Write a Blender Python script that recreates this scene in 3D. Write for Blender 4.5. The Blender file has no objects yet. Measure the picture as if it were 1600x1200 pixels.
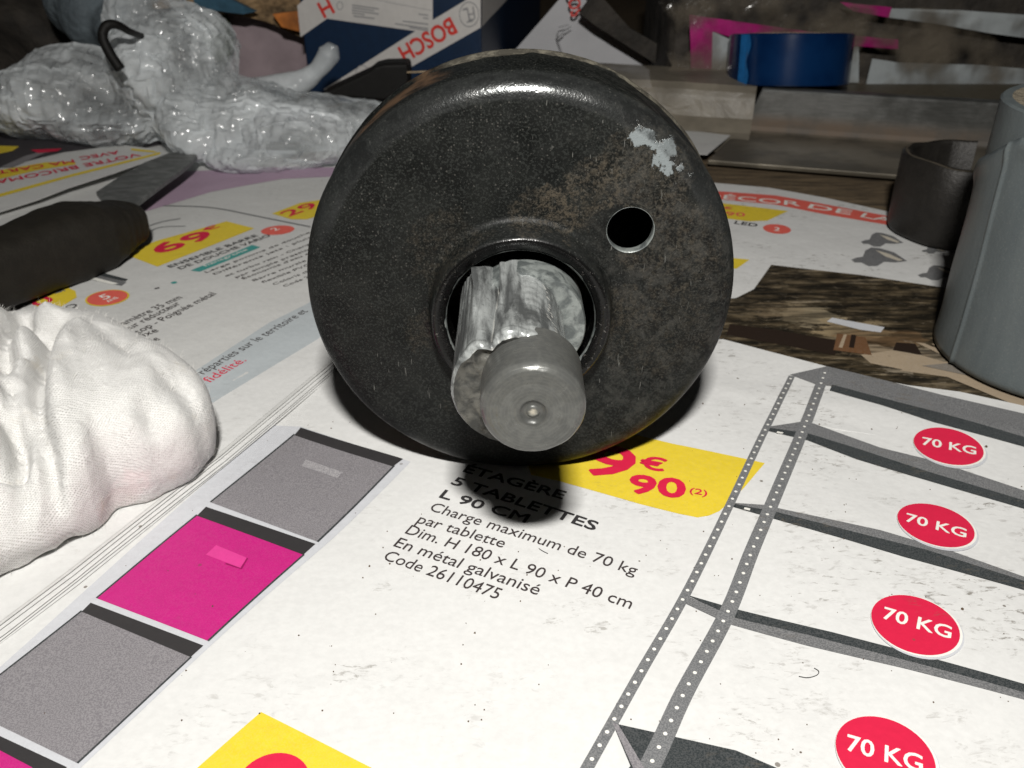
import bpy, bmesh, math, random
import numpy as np
from mathutils import Vector, Matrix
from mathutils.geometry import tessellate_polygon

random.seed(7); rng = np.random.default_rng(7)
S = 0.001                                   # everything below is written in millimetres
scene = bpy.context.scene
C = scene.collection

# ------------------------------------------------------------------ camera, world, flash, exposure
CH, CP, CF = 90.0, math.radians(30.0), 1400.0     # lens height (mm), pitch down, focal length in photo pixels
cam_d = bpy.data.cameras.new('camera'); cam = bpy.data.objects.new('camera', cam_d); C.objects.link(cam)
cam.location = (0, 0, CH*S); cam.rotation_euler = (math.pi/2-CP, 0, 0)
cam_d.sensor_width = 36; cam_d.lens = 36*CF/1600; cam_d.clip_start = 0.005; cam_d.clip_end = 20
cam_d.dof.use_dof = True; cam_d.dof.focus_distance = 0.122; cam_d.dof.aperture_fstop = 60
scene.camera = cam
world = bpy.data.worlds.new('World'); scene.world = world; world.use_nodes = True
world.node_tree.nodes['Background'].inputs[0].default_value = (1, .93, .82, 1)
world.node_tree.nodes['Background'].inputs[1].default_value = 0.0025
fl_d = bpy.data.lights.new('camera_flash', 'AREA'); fl_d.shape = 'RECTANGLE'; fl_d.size = 0.020; fl_d.size_y = 0.011
fl_d.energy = 1.08; fl_d.color = (1.0, .975, .93)
fl = bpy.data.objects.new('camera_flash', fl_d); C.objects.link(fl)
FL = Vector((3.0, -34.0, 200.0))
fl.location = FL*S
fl.rotation_euler = Vector((0, math.cos(CP), -math.sin(CP))).to_track_quat('-Z', 'Y').to_euler()
scene.view_settings.view_transform = 'Standard'; scene.view_settings.look = 'None'
scene.view_settings.exposure = 0.0; scene.view_settings.gamma = 1
scene.render.engine = 'CYCLES'
scene.cycles.max_bounces = 8; scene.cycles.transparent_max_bounces = 12
scene.cycles.caustics_reflective = False; scene.cycles.caustics_refractive = False

# ------------------------------------------------------------------ helpers
cp, sp = math.cos(CP), math.sin(CP)
def ray(px, py):
    X = (px-800)/CF; Y = (py-600)/CF
    return np.array([X, cp-Y*sp, -sp-Y*cp])
def G(px, py, z=0.0):                        # photo pixel -> point of the level z
    d = ray(px, py); t = (z-CH)/d[2]; return np.array([d[0]*t, d[1]*t])
def D(px, py, y):                            # photo pixel -> point of the upright plane at distance y
    d = ray(px, py); t = y/d[1]; return np.array([d[0]*t, y, CH+d[2]*t])
def PL(px, py, p0, n):
    d = ray(px, py); o = np.array([0, 0, CH]); t = np.dot(np.array(p0)-o, n)/np.dot(d, n); return o+d*t
def pxmm(y, z=0): return CF/(y*cp+(CH-z)*sp)

def tag(o, label=None, cat=None, group=None, kind=None):
    if label: o['label'] = label
    if cat: o['category'] = cat
    if group: o['group'] = group
    if kind: o['kind'] = kind
    return o
def empty(name, loc, label, cat, group=None):
    o = bpy.data.objects.new(name, None); C.objects.link(o); o.location = Vector(loc)*S
    o.empty_display_size = 0.01
    return tag(o, label, cat, group)
def chain_loc(p):
    v = Vector((0, 0, 0))
    while p is not None: v = v+p.location; p = p.parent
    return v
def mk(name, V, F, mat, parent=None, smooth=True, sharp=None, loc=None):
    V = np.asarray(V, float)
    base = Vector((0, 0, 0))
    if loc is not None: base = Vector(loc)*S
    if parent is not None: base = chain_loc(parent)
    me = bpy.data.meshes.new(name)
    W = V*S-np.array(base)
    me.from_pydata(W.tolist(), [], [tuple(int(i) for i in f) for f in F]); me.update()
    if smooth: me.shade_smooth()
    if sharp is not None: me.set_sharp_from_angle(angle=math.radians(sharp))
    me.materials.append(mat)
    o = bpy.data.objects.new(name, me); C.objects.link(o)
    if parent is not None: o.parent = parent
    elif loc is not None: o.location = base
    return o
def grid_faces(n, m, wrap=False):            # n rows of m points
    F = []
    for i in range(n-1):
        for j in range(m if wrap else m-1):
            k = (j+1) % m
            F.append((i*m+j, i*m+k, (i+1)*m+k, (i+1)*m+j))
    return F
def box(p0, p1):
    x0, y0, z0 = p0; x1, y1, z1 = p1
    V = [(x0,y0,z0),(x1,y0,z0),(x1,y1,z0),(x0,y1,z0),(x0,y0,z1),(x1,y0,z1),(x1,y1,z1),(x0,y1,z1)]
    return V, [(0,3,2,1),(4,5,6,7),(0,1,5,4),(1,2,6,5),(2,3,7,6),(3,0,4,7)]
def bevel(o, w, seg=3):
    m = o.modifiers.new('b', 'BEVEL'); m.width = w*S; m.segments = seg; m.limit_method = 'ANGLE'; m.angle_limit = math.radians(40)
    return o
def tube(path, rad, n=12):                   # round tube along a path, radii per point
    path = np.asarray(path, float); rad = np.broadcast_to(rad, (len(path),))
    V = []
    for i, p in enumerate(path):
        t = path[min(i+1, len(path)-1)]-path[max(i-1, 0)]; t = t/np.linalg.norm(t)
        a = np.cross(t, [0.13, 0.21, 1]); a /= np.linalg.norm(a); b = np.cross(t, a)
        for k in range(n):
            w = 2*math.pi*k/n; V.append(p+rad[i]*(math.cos(w)*a+math.sin(w)*b))
    F = grid_faces(len(path), n, True)
    F.append(tuple(range(n))[::-1]); F.append(tuple(range((len(path)-1)*n, len(path)*n)))
    return V, F
def smooth_path(pts, n=40):                  # Catmull-Rom
    P = [np.array(p, float) for p in pts]; P = [2*P[0]-P[1]]+P+[2*P[-1]-P[-2]]
    out = []
    m = len(P)-3
    for s in np.linspace(0, m-1e-6, n):
        i = int(s); t = s-i; a, b, c, d = P[i:i+4]
        out.append(.5*((2*b)+(-a+c)*t+(2*a-5*b+4*c-d)*t*t+(-a+3*b-3*c+d)*t**3))
    return np.array(out)

# vector noise on numpy arrays
_perm = rng.random((64, 64, 64))
def vnoise(P, f):
    Q = np.asarray(P)*f+100.3; I = np.floor(Q).astype(int); t = Q-I; t = t*t*(3-2*t)
    r = 0
    for a in (0, 1):
        for b in (0, 1):
            for c in (0, 1):
                w = (t[..., 0] if a else 1-t[..., 0])*(t[..., 1] if b else 1-t[..., 1])*(t[..., 2] if c else 1-t[..., 2])
                r = r+w*_perm[(I[..., 0]+a) % 64, (I[..., 1]+b) % 64, (I[..., 2]+c) % 64]
    return r*2-1
def fbm(P, f, o=4):
    r = 0; a = 1.0
    for k in range(o): r = r+a*vnoise(np.asarray(P)+k*17.7, f*2**k); a *= .5
    return r
def crumple(P, f, n=7, seed=3, warp=1.0):    # sharp random folds
    r = np.random.default_rng(seed); P = np.asarray(P)
    W = P+warp*np.stack([fbm(P+5, f*.6, 2), fbm(P+35, f*.6, 2), fbm(P+65, f*.6, 2)], -1)/f*.6
    out = 0
    for k in range(n):
        d = r.normal(size=3); d /= np.linalg.norm(d); q = W@d*f*(.6+.9*r.random())+r.random()*9
        tri = 2*np.abs(q-np.floor(q+.5)); m = np.clip(.5+.8*vnoise(P+k*31, f*.5), 0, 1)
        out = out+(tri-.5)*m
    return out/n**.5

def buckle(me, base, x, grow, attract, sched, relax=1.6, floor=1.3, inner=2):
    """a sheet that is larger than the bulk it covers: it folds up over it (mass-spring relaxation)"""
    nV = len(base)
    E_ = np.zeros(len(me.edges)*2, dtype=np.int64); me.edges.foreach_get('vertices', E_); E_ = E_.reshape(-1, 2)
    dg_ = np.array([(p.vertices[a], p.vertices[a+2]) for p in me.polygons if len(p.vertices) == 4 for a in (0, 1)])
    A2 = np.vstack([E_, dg_]); L0 = np.linalg.norm(base[A2[:, 0]]-base[A2[:, 1]], axis=1)
    L0 = L0*(1+grow*(1+.6*fbm(base[A2[:, 0]], .03, 2)))
    deg = np.bincount(A2.ravel(), minlength=nV).astype(float)[:, None]; dE = np.bincount(E_.ravel(), minlength=nV).astype(float)[:, None]
    def scat(I, W): return np.stack([np.bincount(I, W[:, k], minlength=nV) for k in range(3)], -1)
    for n_it, bend in sched:
        for it in range(n_it):
            for _ in range(inner):
                d = x[A2[:, 1]]-x[A2[:, 0]]; l = np.linalg.norm(d, axis=1)+1e-9; w = (.5*(l-L0)/l)[:, None]*d
                x = x+(scat(A2[:, 0], w)-scat(A2[:, 1], w))/deg*relax
            avg = (scat(E_[:, 0], x[E_[:, 1]])+scat(E_[:, 1], x[E_[:, 0]]))/dE
            x = x+(avg-x)*bend+(base-x)*attract
            x[:, 2] = np.maximum(x[:, 2], floor)
    return x
def get_co(me, key='co'):
    a = np.zeros(len(me.vertices)*3); me.vertices.foreach_get(key, a); return a.reshape(-1, 3)

# ------------------------------------------------------------------ materials
def nodes(name):
    m = bpy.data.materials.new(name); m.use_nodes = True; nt = m.node_tree
    return m, nt, nt.nodes['Principled BSDF']
def N(nt, t, **kw):
    n = nt.nodes.new(t)
    for k, v in kw.items():
        if k in n.inputs: n.inputs[k].default_value = v
        else: setattr(n, k, v)
    return n
def geo(nt):
    return nt.nodes.new('ShaderNodeNewGeometry').outputs['Position']
def noise(nt, vec, scale, detail=4, rough=.55, dist=0.0):
    n = N(nt, 'ShaderNodeTexNoise', Scale=scale, Detail=detail, Roughness=rough, Distortion=dist)
    nt.links.new(vec, n.inputs['Vector']); return n.outputs['Fac']
def ramp(nt, fac, a, b, ca=0.0, cb=1.0):
    r = N(nt, 'ShaderNodeMapRange'); r.interpolation_type = 'SMOOTHSTEP'
    nt.links.new(fac, r.inputs['Value'])
    for k, v in (('From Min', a), ('From Max', b), ('To Min', ca), ('To Max', cb)): r.inputs[k].default_value = v
    return r.outputs['Result']
def math_(nt, op, a, b=None, clamp=False):
    n = N(nt, 'ShaderNodeMath', operation=op); n.use_clamp = clamp
    for i, v in enumerate((a, b)):
        if v is None: continue
        if isinstance(v, (int, float)): n.inputs[i].default_value = v
        else: nt.links.new(v, n.inputs[i])
    return n.outputs[0]
def mix(nt, fac, a, b, blend='MIX'):
    n = N(nt, 'ShaderNodeMix', data_type='RGBA', blend_type=blend)
    for s, v in ((n.inputs[0], fac), (n.inputs[6], a), (n.inputs[7], b)):
        if isinstance(v, (int, float)): s.default_value = v
        elif isinstance(v, (tuple, list)): s.default_value = (*v[:3], 1)
        else: nt.links.new(v, s)
    return n.outputs[2]
def bump(nt, h, strength, dist, prev=None):
    b = N(nt, 'ShaderNodeBump', Strength=strength, Distance=dist); nt.links.new(h, b.inputs['Height'])
    if prev is not None: nt.links.new(prev, b.inputs['Normal'])
    return b.outputs['Normal']
def scaled(nt, vec, s, rot=(0, 0, 0), loc=(0, 0, 0)):
    m = N(nt, 'ShaderNodeMapping'); nt.links.new(vec, m.inputs['Vector'])
    m.inputs['Scale'].default_value = s; m.inputs['Rotation'].default_value = rot; m.inputs['Location'].default_value = loc
    return m.outputs['Vector']
def blob(nt, pos, c, r, amp=.5, nscale=180):       # soft edged patch round the point c (mm) with a ragged outline
    d = N(nt, 'ShaderNodeVectorMath', operation='DISTANCE'); nt.links.new(pos, d.inputs[0]); d.inputs[1].default_value = [k*S for k in c]
    w = math_(nt, 'DIVIDE', d.outputs['Value'], r*S)
    n = noise(nt, pos, nscale, 6, .65)
    w = math_(nt, 'ADD', w, math_(nt, 'MULTIPLY', math_(nt, 'SUBTRACT', n, .5), amp*4))
    return ramp(nt, w, 1.05, .85)

def grime(nt, pos, col, amt=1.0):
    # dirt of the workshop: fine fibres, finger smears, specks
    sm = noise(nt, scaled(nt, pos, (1, 2.6, 1), (0, 0, .5)), 420, 6, .7, .6)
    zone = ramp(nt, noise(nt, pos, 48, 4, .6), .47, .64)
    zx = N(nt, 'ShaderNodeSeparateXYZ'); nt.links.new(pos, zx.inputs[0])
    right = ramp(nt, zx.outputs[0], .0, .06, .30, 1.0)
    f = math_(nt, 'MULTIPLY', ramp(nt, sm, .53, .68), zone); f = math_(nt, 'MULTIPLY', f, right)
    f = math_(nt, 'MULTIPLY', f, .85*amt)
    c = mix(nt, f, col, (.13, .11, .085))
    vo = N(nt, 'ShaderNodeTexVoronoi', Scale=260.0); nt.links.new(pos, vo.inputs['Vector'])
    sc = N(nt, 'ShaderNodeSeparateColor'); nt.links.new(vo.outputs['Color'], sc.inputs[0])
    rad = ramp(nt, sc.outputs[0], .80, 1.0, 0.0, .085)
    spk = math_(nt, 'MULTIPLY', math_(nt, 'LESS_THAN', vo.outputs['Distance'], rad), .75*amt)
    c = mix(nt, spk, c, (.10, .075, .05))
    # hair-like scratches
    w = noise(nt, scaled(nt, pos, (1, 9, 1), (0, 0, -.35)), 260, 3, .6, 1.2)
    sc2 = math_(nt, 'MULTIPLY', ramp(nt, w, .70, .76), math_(nt, 'MULTIPLY', zone, right))
    return mix(nt, math_(nt, 'MULTIPLY', sc2, .35*amt), c, (.2, .17, .13))
SMUDGE = [(905, 945, 2.0), (930, 978, 1.5), (862, 968, 1.2), (552, 1050, 1.9), (598, 915, 1.0), (1385, 780, 2.2), (1230, 640, 1.8), (1480, 720, 2.2), (1460, 810, 1.5), (1285, 1105, 2.2), (1480, 1120, 1.6), (1550, 990, 1.6), (1245, 890, 1.6), (1075, 1085, 1.6), (1440, 905, 2.0), (1040, 890, 1.5), (1330, 1040, 1.4), (1130, 630, 1.4), (1555, 1180, 2.6)]
def paper(name, col, tone=.0, tone_scale=5200, rough=.55, amt=1.0, spec=.25, bumpy=.25):
    m, nt, b = nodes(name); pos = geo(nt)
    base = col
    n = noise(nt, pos, 900, 3, .6)
    c = mix(nt, ramp(nt, n, .3, .7), [k*.965 for k in col], [min(1, k*1.02) for k in col])
    if tone:
        g = noise(nt, pos, tone_scale, 1, .5)
        c = mix(nt, math_(nt, 'MULTIPLY', ramp(nt, g, .40, .60), tone), c, (.62, .60, .60) if sum(col) < 1.6 else (.35, .35, .36))
    c = grime(nt, pos, c, amt)
    if name == 'white_glossy_paper':
        sm = None; ps = scaled(nt, pos, (1, 1.5, 0))
        for (x_, y_, r_) in SMUDGE:
            g_ = G(x_, y_); k = math_(nt, 'MULTIPLY', blob(nt, ps, (g_[0], g_[1]*1.5, 0), r_*1.25, 1.3, 300), .35+.4*((x_*7+y_) % 5)/5); sm = k if sm is None else math_(nt, 'MAXIMUM', sm, k)
        tex = ramp(nt, noise(nt, scaled(nt, pos, (1, 2.6, 1), (0, 0, .35)), 560, 7, .72, .8), .46, .68, 0, .9)
        c = mix(nt, math_(nt, 'MULTIPLY', sm, tex), c, (.14, .12, .09))
    nt.links.new(c, b.inputs['Base Color'])
    b.inputs['Roughness'].default_value = rough; b.inputs['Specular IOR Level'].default_value = spec
    h = noise(nt, pos, 55, 5, .55)
    nt.links.new(bump(nt, h, bumpy*1.9, .0012), b.inputs['Normal'])
    return m
M = {}
M['paper'] = paper('white_glossy_paper', (.665, .665, .655))
M['paper_grey'] = paper('greyish_paper', (.60, .60, .585), tone=.10, amt=.7)
M['paper_edge'] = paper('yellowed_paper', (.58, .53, .44))
M['ink_black'] = paper('black_print', (.035, .033, .034), amt=.35)
M['ink_text'] = paper('dark_text_print', (.05, .04, .04), amt=.3)
M['ink_red'] = paper('red_print', (.62, .016, .060), amt=.6)
M['ink_banner'] = paper('faded_red_print', (.72, .13, .10), amt=.5)
M['ink_yellow'] = paper('yellow_print', (.72, .545, .03), tone=.05, amt=.5)
M['ink_magenta'] = paper('magenta_print', (.50, .012, .185), tone=.03, amt=.6)
M['ink_teal'] = paper('teal_print', (.06, .30, .28), amt=.3)
M['ink_grey'] = paper('grey_halftone', (.185, .175, .188), tone=.18, amt=.6)
M['ink_midgrey'] = paper('midgrey_halftone', (.125, .128, .132), tone=.16, amt=.8)
M['ink_steel'] = paper('steel_grey_halftone', (.13, .135, .14), tone=.16, amt=.8)
M['ink_dark'] = paper('charcoal_halftone', (.030, .036, .038), tone=.06, amt=.8)
M['ink_pale'] = paper('pale_grey_print', (.56, .57, .60), tone=.10, amt=.6)
M['ink_paleblue'] = paper('pale_blue_print', (.44, .48, .50), tone=.10, amt=.5)
M['ink_lilac'] = paper('lilac_print', (.42, .30, .40), tone=.08, amt=.5)
M['ink_white'] = paper('white_print', (.80, .79, .74), amt=.4)

def drop(name, col, rough=.5, metal=0.0, spec=.5, coat=0.0, nscale=300, var=.15, bs=.2, bd=.0004, bscale=900):
    m, nt, b = nodes(name); pos = geo(nt)
    n = noise(nt, pos, nscale, 5, .6)
    c = mix(nt, ramp(nt, n, .3, .7), [k*(1-var) for k in col], [min(1, k*(1+var)) for k in col])
    nt.links.new(c, b.inputs['Base Color'])
    b.inputs['Roughness'].default_value = rough; b.inputs['Metallic'].default_value = metal
    b.inputs['Specular IOR Level'].default_value = spec; b.inputs['Coat Weight'].default_value = coat
    nt.links.new(bump(nt, noise(nt, pos, bscale, 4, .6), bs, bd), b.inputs['Normal'])
    return m

def wood_photo():
    m, nt, b = nodes('printed_photo_of_beams'); pos = geo(nt)
    v = scaled(nt, pos, (55, 420, 1), (0, 0, .22))
    n = noise(nt, v, 1.0, 5, .62, .5)
    r = N(nt, 'ShaderNodeValToRGB'); nt.links.new(n, r.inputs[0])
    e = r.color_ramp.elements; e[0].position = .36; e[0].color = (.012, .010, .007, 1); e[1].position = .72; e[1].color = (.34, .28, .20, 1)
    k = e.new(.50); k.color = (.060, .045, .026, 1); k = e.new(.60); k.color = (.15, .115, .070, 1)
    blk = noise(nt, scaled(nt, pos, (1, 2.6, 1), (0, 0, .22)), 130, 4, .7)
    cc = mix(nt, ramp(nt, blk, .40, .58, .82, 0), r.outputs[0], (.008, .007, .005))
    cc = mix(nt, ramp(nt, noise(nt, scaled(nt, pos, (1, 3, 1), (0, 0, .22)), 420, 3, .7), .60, .70, 0, .4), cc, (.30, .25, .18))
    p2 = scaled(nt, pos, (1, 1.6, 0))
    for (x_, y_, r_, col_, w_) in ((1262, 494, 9, (.40, .33, .22), .75), (1215, 486, 7, (.24, .18, .11), .6), (1330, 512, 8, (.42, .32, .19), .7), (1385, 530, 9, (.20, .12, .06), .7), (1340, 545, 7, (.35, .26, .16), .6), (1420, 556, 10, (.38, .32, .24), .6)):
        g_ = G(x_, y_, -.5); cc = mix(nt, math_(nt, 'MULTIPLY', math_(nt, 'MULTIPLY', blob(nt, p2, (g_[0], g_[1]*1.6, 0), r_, .9, 120), ramp(nt, n, .38, .62, .15, 1)), w_), cc, col_)
    nt.links.new(grime(nt, pos, cc, .5), b.inputs['Base Color'])
    b.inputs['Roughness'].default_value = .42
    nt.links.new(bump(nt, noise(nt, pos, 55, 5, .55), .25, .0012), b.inputs['Normal'])
    return m
M['wood_photo'] = wood_photo()

def bench_mat():
    m, nt, b = nodes('dirty_bench_wood'); pos = geo(nt)
    n = noise(nt, scaled(nt, pos, (1, 6, 1), (0, 0, .1)), 60, 6, .65, .6)
    r = N(nt, 'ShaderNodeValToRGB'); nt.links.new(n, r.inputs[0])
    e = r.color_ramp.elements; e[0].position = .3; e[0].color = (.035, .024, .014, 1); e[1].position = .7; e[1].color = (.20, .145, .085, 1)
    c = mix(nt, ramp(nt, noise(nt, pos, 700, 4, .7), .5, .7, 0, .6), r.outputs[0], (.05, .04, .03))
    nt.links.new(c, b.inputs['Base Color']); b.inputs['Roughness'].default_value = .75
    nt.links.new(bump(nt, n, .5, .001), b.inputs['Normal']); return m
M['bench'] = bench_mat()

DC = (1.3, 125.0, 33.0)      # centre of the drum face (mm)
def drum_mat():
    m, nt, b = nodes('worn_black_enamel'); pos = geo(nt)
    fine = noise(nt, pos, 3000, 1, .6)
    vo = N(nt, 'ShaderNodeTexVoronoi', Scale=2600.0); nt.links.new(pos, vo.inputs['Vector'])
    sc = N(nt, 'ShaderNodeSeparateColor'); nt.links.new(vo.outputs['Color'], sc.inputs[0])
    spark = math_(nt, 'MULTIPLY', math_(nt, 'GREATER_THAN', sc.outputs[0], .90), math_(nt, 'LESS_THAN', vo.outputs['Distance'], .34))
    mid = noise(nt, pos, 160, 6, .65)
    c = mix(nt, ramp(nt, mid, .35, .7), (.0038, .0043, .0041), (.0100, .0108, .0100))
    c = mix(nt, ramp(nt, fine, .48, .66, 0, .60), c, (.024, .026, .024))
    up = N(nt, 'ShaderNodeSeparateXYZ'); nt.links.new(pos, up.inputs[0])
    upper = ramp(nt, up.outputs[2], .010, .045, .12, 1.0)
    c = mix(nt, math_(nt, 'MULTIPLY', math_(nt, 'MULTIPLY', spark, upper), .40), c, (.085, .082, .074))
    # brown dust settled round the collar and towards the small hole
    d = None
    for cc, r, w in (((8.0, 124, 47.5), 4.6, .95), ((3.0, 124, 46.5), 4.0, .6), ((12.5, 124, 50.5), 4.2, .8), ((16, 124, 54.5), 4.0, .55), ((24, 124, 41), 8, .5), ((22, 124, 28), 9, .30),
                     ((-9, 124, 40), 7, .30), ((20, 124, 53), 7, .6), ((1.5, 124, 13), 10, .15), ((17, 124, 31), 5, .5), ((-12.5, 124, 28), 4, .28), ((29, 124, 35), 5, .25)):
        k = math_(nt, 'MULTIPLY', blob(nt, pos, cc, r, .55, 230), w)
        d = k if d is None else math_(nt, 'MAXIMUM', d, k)
    dn = math_(nt, 'MULTIPLY', ramp(nt, noise(nt, pos, 1500, 4, .8), .40, .66), ramp(nt, noise(nt, pos, 300, 3, .6), .35, .6, .45, 1))
    c = mix(nt, math_(nt, 'MULTIPLY', math_(nt, 'MULTIPLY', d, dn), .85), c, (.070, .057, .040))
    # grey dusty veil on the right half
    veil = math_(nt, 'MULTIPLY', ramp(nt, up.outputs[0], .004, .020), ramp(nt, noise(nt, pos, 420, 6, .75, .4), .45, .66, 0, .5))
    c = mix(nt, veil, c, (.050, .049, .044))
    # chipped paint down to light primer
    ch = None
    for cc, r in (((18.9, 124, 57.8), 2.0), ((21.3, 124, 55.6), 2.1), ((17.6, 124, 60.0), 1.3), ((23.2, 123.6, 54.0), 1.9), ((22.5, 124, 52.6), 1.0), ((19.2, 124, 53.6), .7), ((25.2, 124, 53.2), 1.2)):
        k = blob(nt, pos, cc, r, 1.05, 420); ch = k if ch is None else math_(nt, 'MAXIMUM', ch, k)
    c = mix(nt, ch, c, (.165, .185, .19))
    # bare rim at the back edge
    rimy = ramp(nt, math_(nt, 'ADD', up.outputs[1], math_(nt, 'MULTIPLY', math_(nt, 'SUBTRACT', noise(nt, pos, 90, 4, .6), .5), .006)), .1392, .1396)
    topz = ramp(nt, up.outputs[0], -.012, -.008)
    rimc = mix(nt, ramp(nt, noise(nt, pos, 600, 4, .7), .4, .65), (.050, .046, .038), (.130, .120, .095))
    c = mix(nt, math_(nt, 'MULTIPLY', rimy, topz), c, rimc)
    rust = math_(nt, 'MULTIPLY', ramp(nt, up.outputs[1], .1295, .132), math_(nt, 'SUBTRACT', 1.0, topz))
    c = mix(nt, math_(nt, 'MULTIPLY', rust, ramp(nt, noise(nt, pos, 130, 4), .42, .6, 0, .8)), c, (.10, .060, .035))
    # long fine scratches
    sv = noise(nt, scaled(nt, pos, (3, 1, .35), (0, .5, 0)), 900, 2, .5, .3)
    scr = math_(nt, 'MULTIPLY', ramp(nt, sv, .70, .74), ramp(nt, noise(nt, pos, 70, 2), .5, .6))
    c = mix(nt, math_(nt, 'MULTIPLY', scr, .7), c, (.13, .13, .12))
    # rounded edge and collar rubbed smooth; upper parts lightened to paint in the highlight
    def axis_dist(cx_, cz_):
        cb_ = N(nt, 'ShaderNodeCombineXYZ'); nt.links.new(up.outputs[0], cb_.inputs[0]); nt.links.new(up.outputs[2], cb_.inputs[2])
        d_ = N(nt, 'ShaderNodeVectorMath', operation='DISTANCE'); nt.links.new(cb_.outputs[0], d_.inputs[0]); d_.inputs[1].default_value = (cx_*S, 0, cz_*S)
        return d_.outputs['Value']
    rf = axis_dist(1.3, 33.0); rh = axis_dist(1.3, 31.0)
    edge_ = math_(nt, 'MULTIPLY', ramp(nt, rf, .0293, .0303), ramp(nt, up.outputs[1], .1285, .1265))
    coll = math_(nt, 'MULTIPLY', ramp(nt, rh, .01345, .0130), 1.0)
    crest = math_(nt, 'MULTIPLY', ramp(nt, rh, .0142, .0137), ramp(nt, rh, .0130, .0134))
    c = mix(nt, coll, c, mix(nt, ramp(nt, noise(nt, pos, 1400, 3, .7), .62, .7), (.004, .004, .004), (.07, .065, .06)))
    edge_sheen = math_(nt, 'MULTIPLY', math_(nt, 'MAXIMUM', edge_, math_(nt, 'MULTIPLY', crest, .6)), ramp(nt, noise(nt, pos, 330, 5, .7), .40, .58, .30, 1))
    edge_sheen = math_(nt, 'MULTIPLY', edge_sheen, ramp(nt, up.outputs[2], .035, .055))
    c = mix(nt, math_(nt, 'MULTIPLY', edge_sheen, .45), c, (.08, .084, .084))
    nt.links.new(math_(nt, 'MULTIPLY', edge_sheen, .75), b.inputs['Metallic'])
    smooth_ = math_(nt, 'MAXIMUM', math_(nt, 'MULTIPLY', math_(nt, 'MULTIPLY', edge_, .85), ramp(nt, up.outputs[2], .044, .056)), coll); nocoll = math_(nt, 'SUBTRACT', 1.0, math_(nt, 'MULTIPLY', coll, .85))
    nt.links.new(c, b.inputs['Base Color'])
    rr = ramp(nt, noise(nt, pos, 240, 5, .65), .35, .65, .36, .50)
    dusty = math_(nt, 'MAXIMUM', math_(nt, 'MULTIPLY', d, dn), ch)
    rr = math_(nt, 'ADD', rr, math_(nt, 'MULTIPLY', dusty, .35), True)
    rr = math_(nt, 'ADD', math_(nt, 'MULTIPLY', rr, math_(nt, 'SUBTRACT', 1.0, smooth_)), math_(nt, 'MULTIPLY', smooth_, .20))
    nt.links.new(rr, b.inputs['Roughness'])
    nt.links.new(math_(nt, 'ADD', math_(nt, 'MULTIPLY', math_(nt, 'MULTIPLY', smooth_, nocoll), .68), .16), b.inputs['Specular IOR Level'])
    nm = bump(nt, fine, .30, .00010); nm = bump(nt, mid, .22, .0006, nm)
    nm = bump(nt, math_(nt, 'ADD', ch, math_(nt, 'MULTIPLY', math_(nt, 'MULTIPLY', d, dn), .6)), .5, .0001, nm)
    nt.links.new(nm, b.inputs['Normal'])
    return m
M['drum'] = drum_mat()

def steel_mat(name,  dark, light, metal=.55, rough=(.28, .5), stretch=(1, 1, 1), bs=.5, rings=None, edge=0, nsc=420, dist=.5, bright=()):
    m, nt, b = nodes(name); pos = geo(nt)
    n = noise(nt, scaled(nt, pos, stretch), nsc, 6, .6, dist); n2 = noise(nt, pos, 1500, 4, .7)
    c = mix(nt, ramp(nt, n, .38, .64), dark, light)
    c = mix(nt, ramp(nt, n2, .52, .72, 0, .2 if rings else .5), c, [k*.45 for k in dark])
    if bright:
        bm_ = None
        for cc, r in bright:
            k = blob(nt, scaled(nt, pos, (1, .30, 1)), (cc[0], cc[1]*.30, cc[2]), r, .35, 420); bm_ = k if bm_ is None else math_(nt, 'MAXIMUM', bm_, k)
        c = mix(nt, math_(nt, 'MULTIPLY', bm_, .85), c, (.78, .77, .72))
    if rings:
        d = N(nt, 'ShaderNodeVectorMath', operation='DISTANCE'); nt.links.new(pos, d.inputs[0]); d.inputs[1].default_value = [k*S for k in rings]
        w = math_(nt, 'SINE', math_(nt, 'MULTIPLY', d.outputs['Value'], 15000.0))
        c = mix(nt, ramp(nt, w, .2, 1, 0, .22), c, [k*1.2 for k in light])
        br = ramp(nt, math_(nt, 'ADD', d.outputs['Value'], math_(nt, 'MULTIPLY', n2, .0006)), .0012, .0008)
        c = mix(nt, br, c, (.55, .51, .42))
        dk = math_(nt, 'MULTIPLY', ramp(nt, d.outputs['Value'], .0011, .0014), ramp(nt, d.outputs['Value'], .0022, .0017))
        c = mix(nt, math_(nt, 'MULTIPLY', dk, .4), c, [k*.5 for k in dark])
    if edge:
        g = nt.nodes.new('ShaderNodeNewGeometry')
        c = mix(nt, ramp(nt, g.outputs['Pointiness'], .52, .60, 0, .8), c, (.62, .61, .57))  # convex edges lightened in the colour, standing in for highlights on the metal
    nt.links.new(c, b.inputs['Base Color']); b.inputs['Metallic'].default_value = metal
    nt.links.new(ramp(nt, n, .3, .7, rough[1], rough[0]), b.inputs['Roughness'])
    nm = bump(nt, n, bs, .00035); nm = bump(nt, n2, bs*.7, .00009, nm)
    if rings: nm = bump(nt, w, .12, .00004, nm)
    nt.links.new(nm, b.inputs['Normal']); return m
M['shaft'] = steel_mat('torn_bright_steel', (.10, .105, .105), (.40, .42, .415), .30, (.20, .32), (1, .14, 1), .20, edge=1, nsc=520, dist=.15)
M['fracture'] = steel_mat('pitted_fracture', (.035, .036, .034), (.115, .112, .100), .25, (.35, .55), (1, 1, 1), .45)
M['pin'] = steel_mat('turned_grey_steel', (.090, .092, .088), (.112, .114, .107), .30, (.27, .36), (1, 1, 1), .10, nsc=900, rings=(2.5, 89.2, 34.3))
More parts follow.
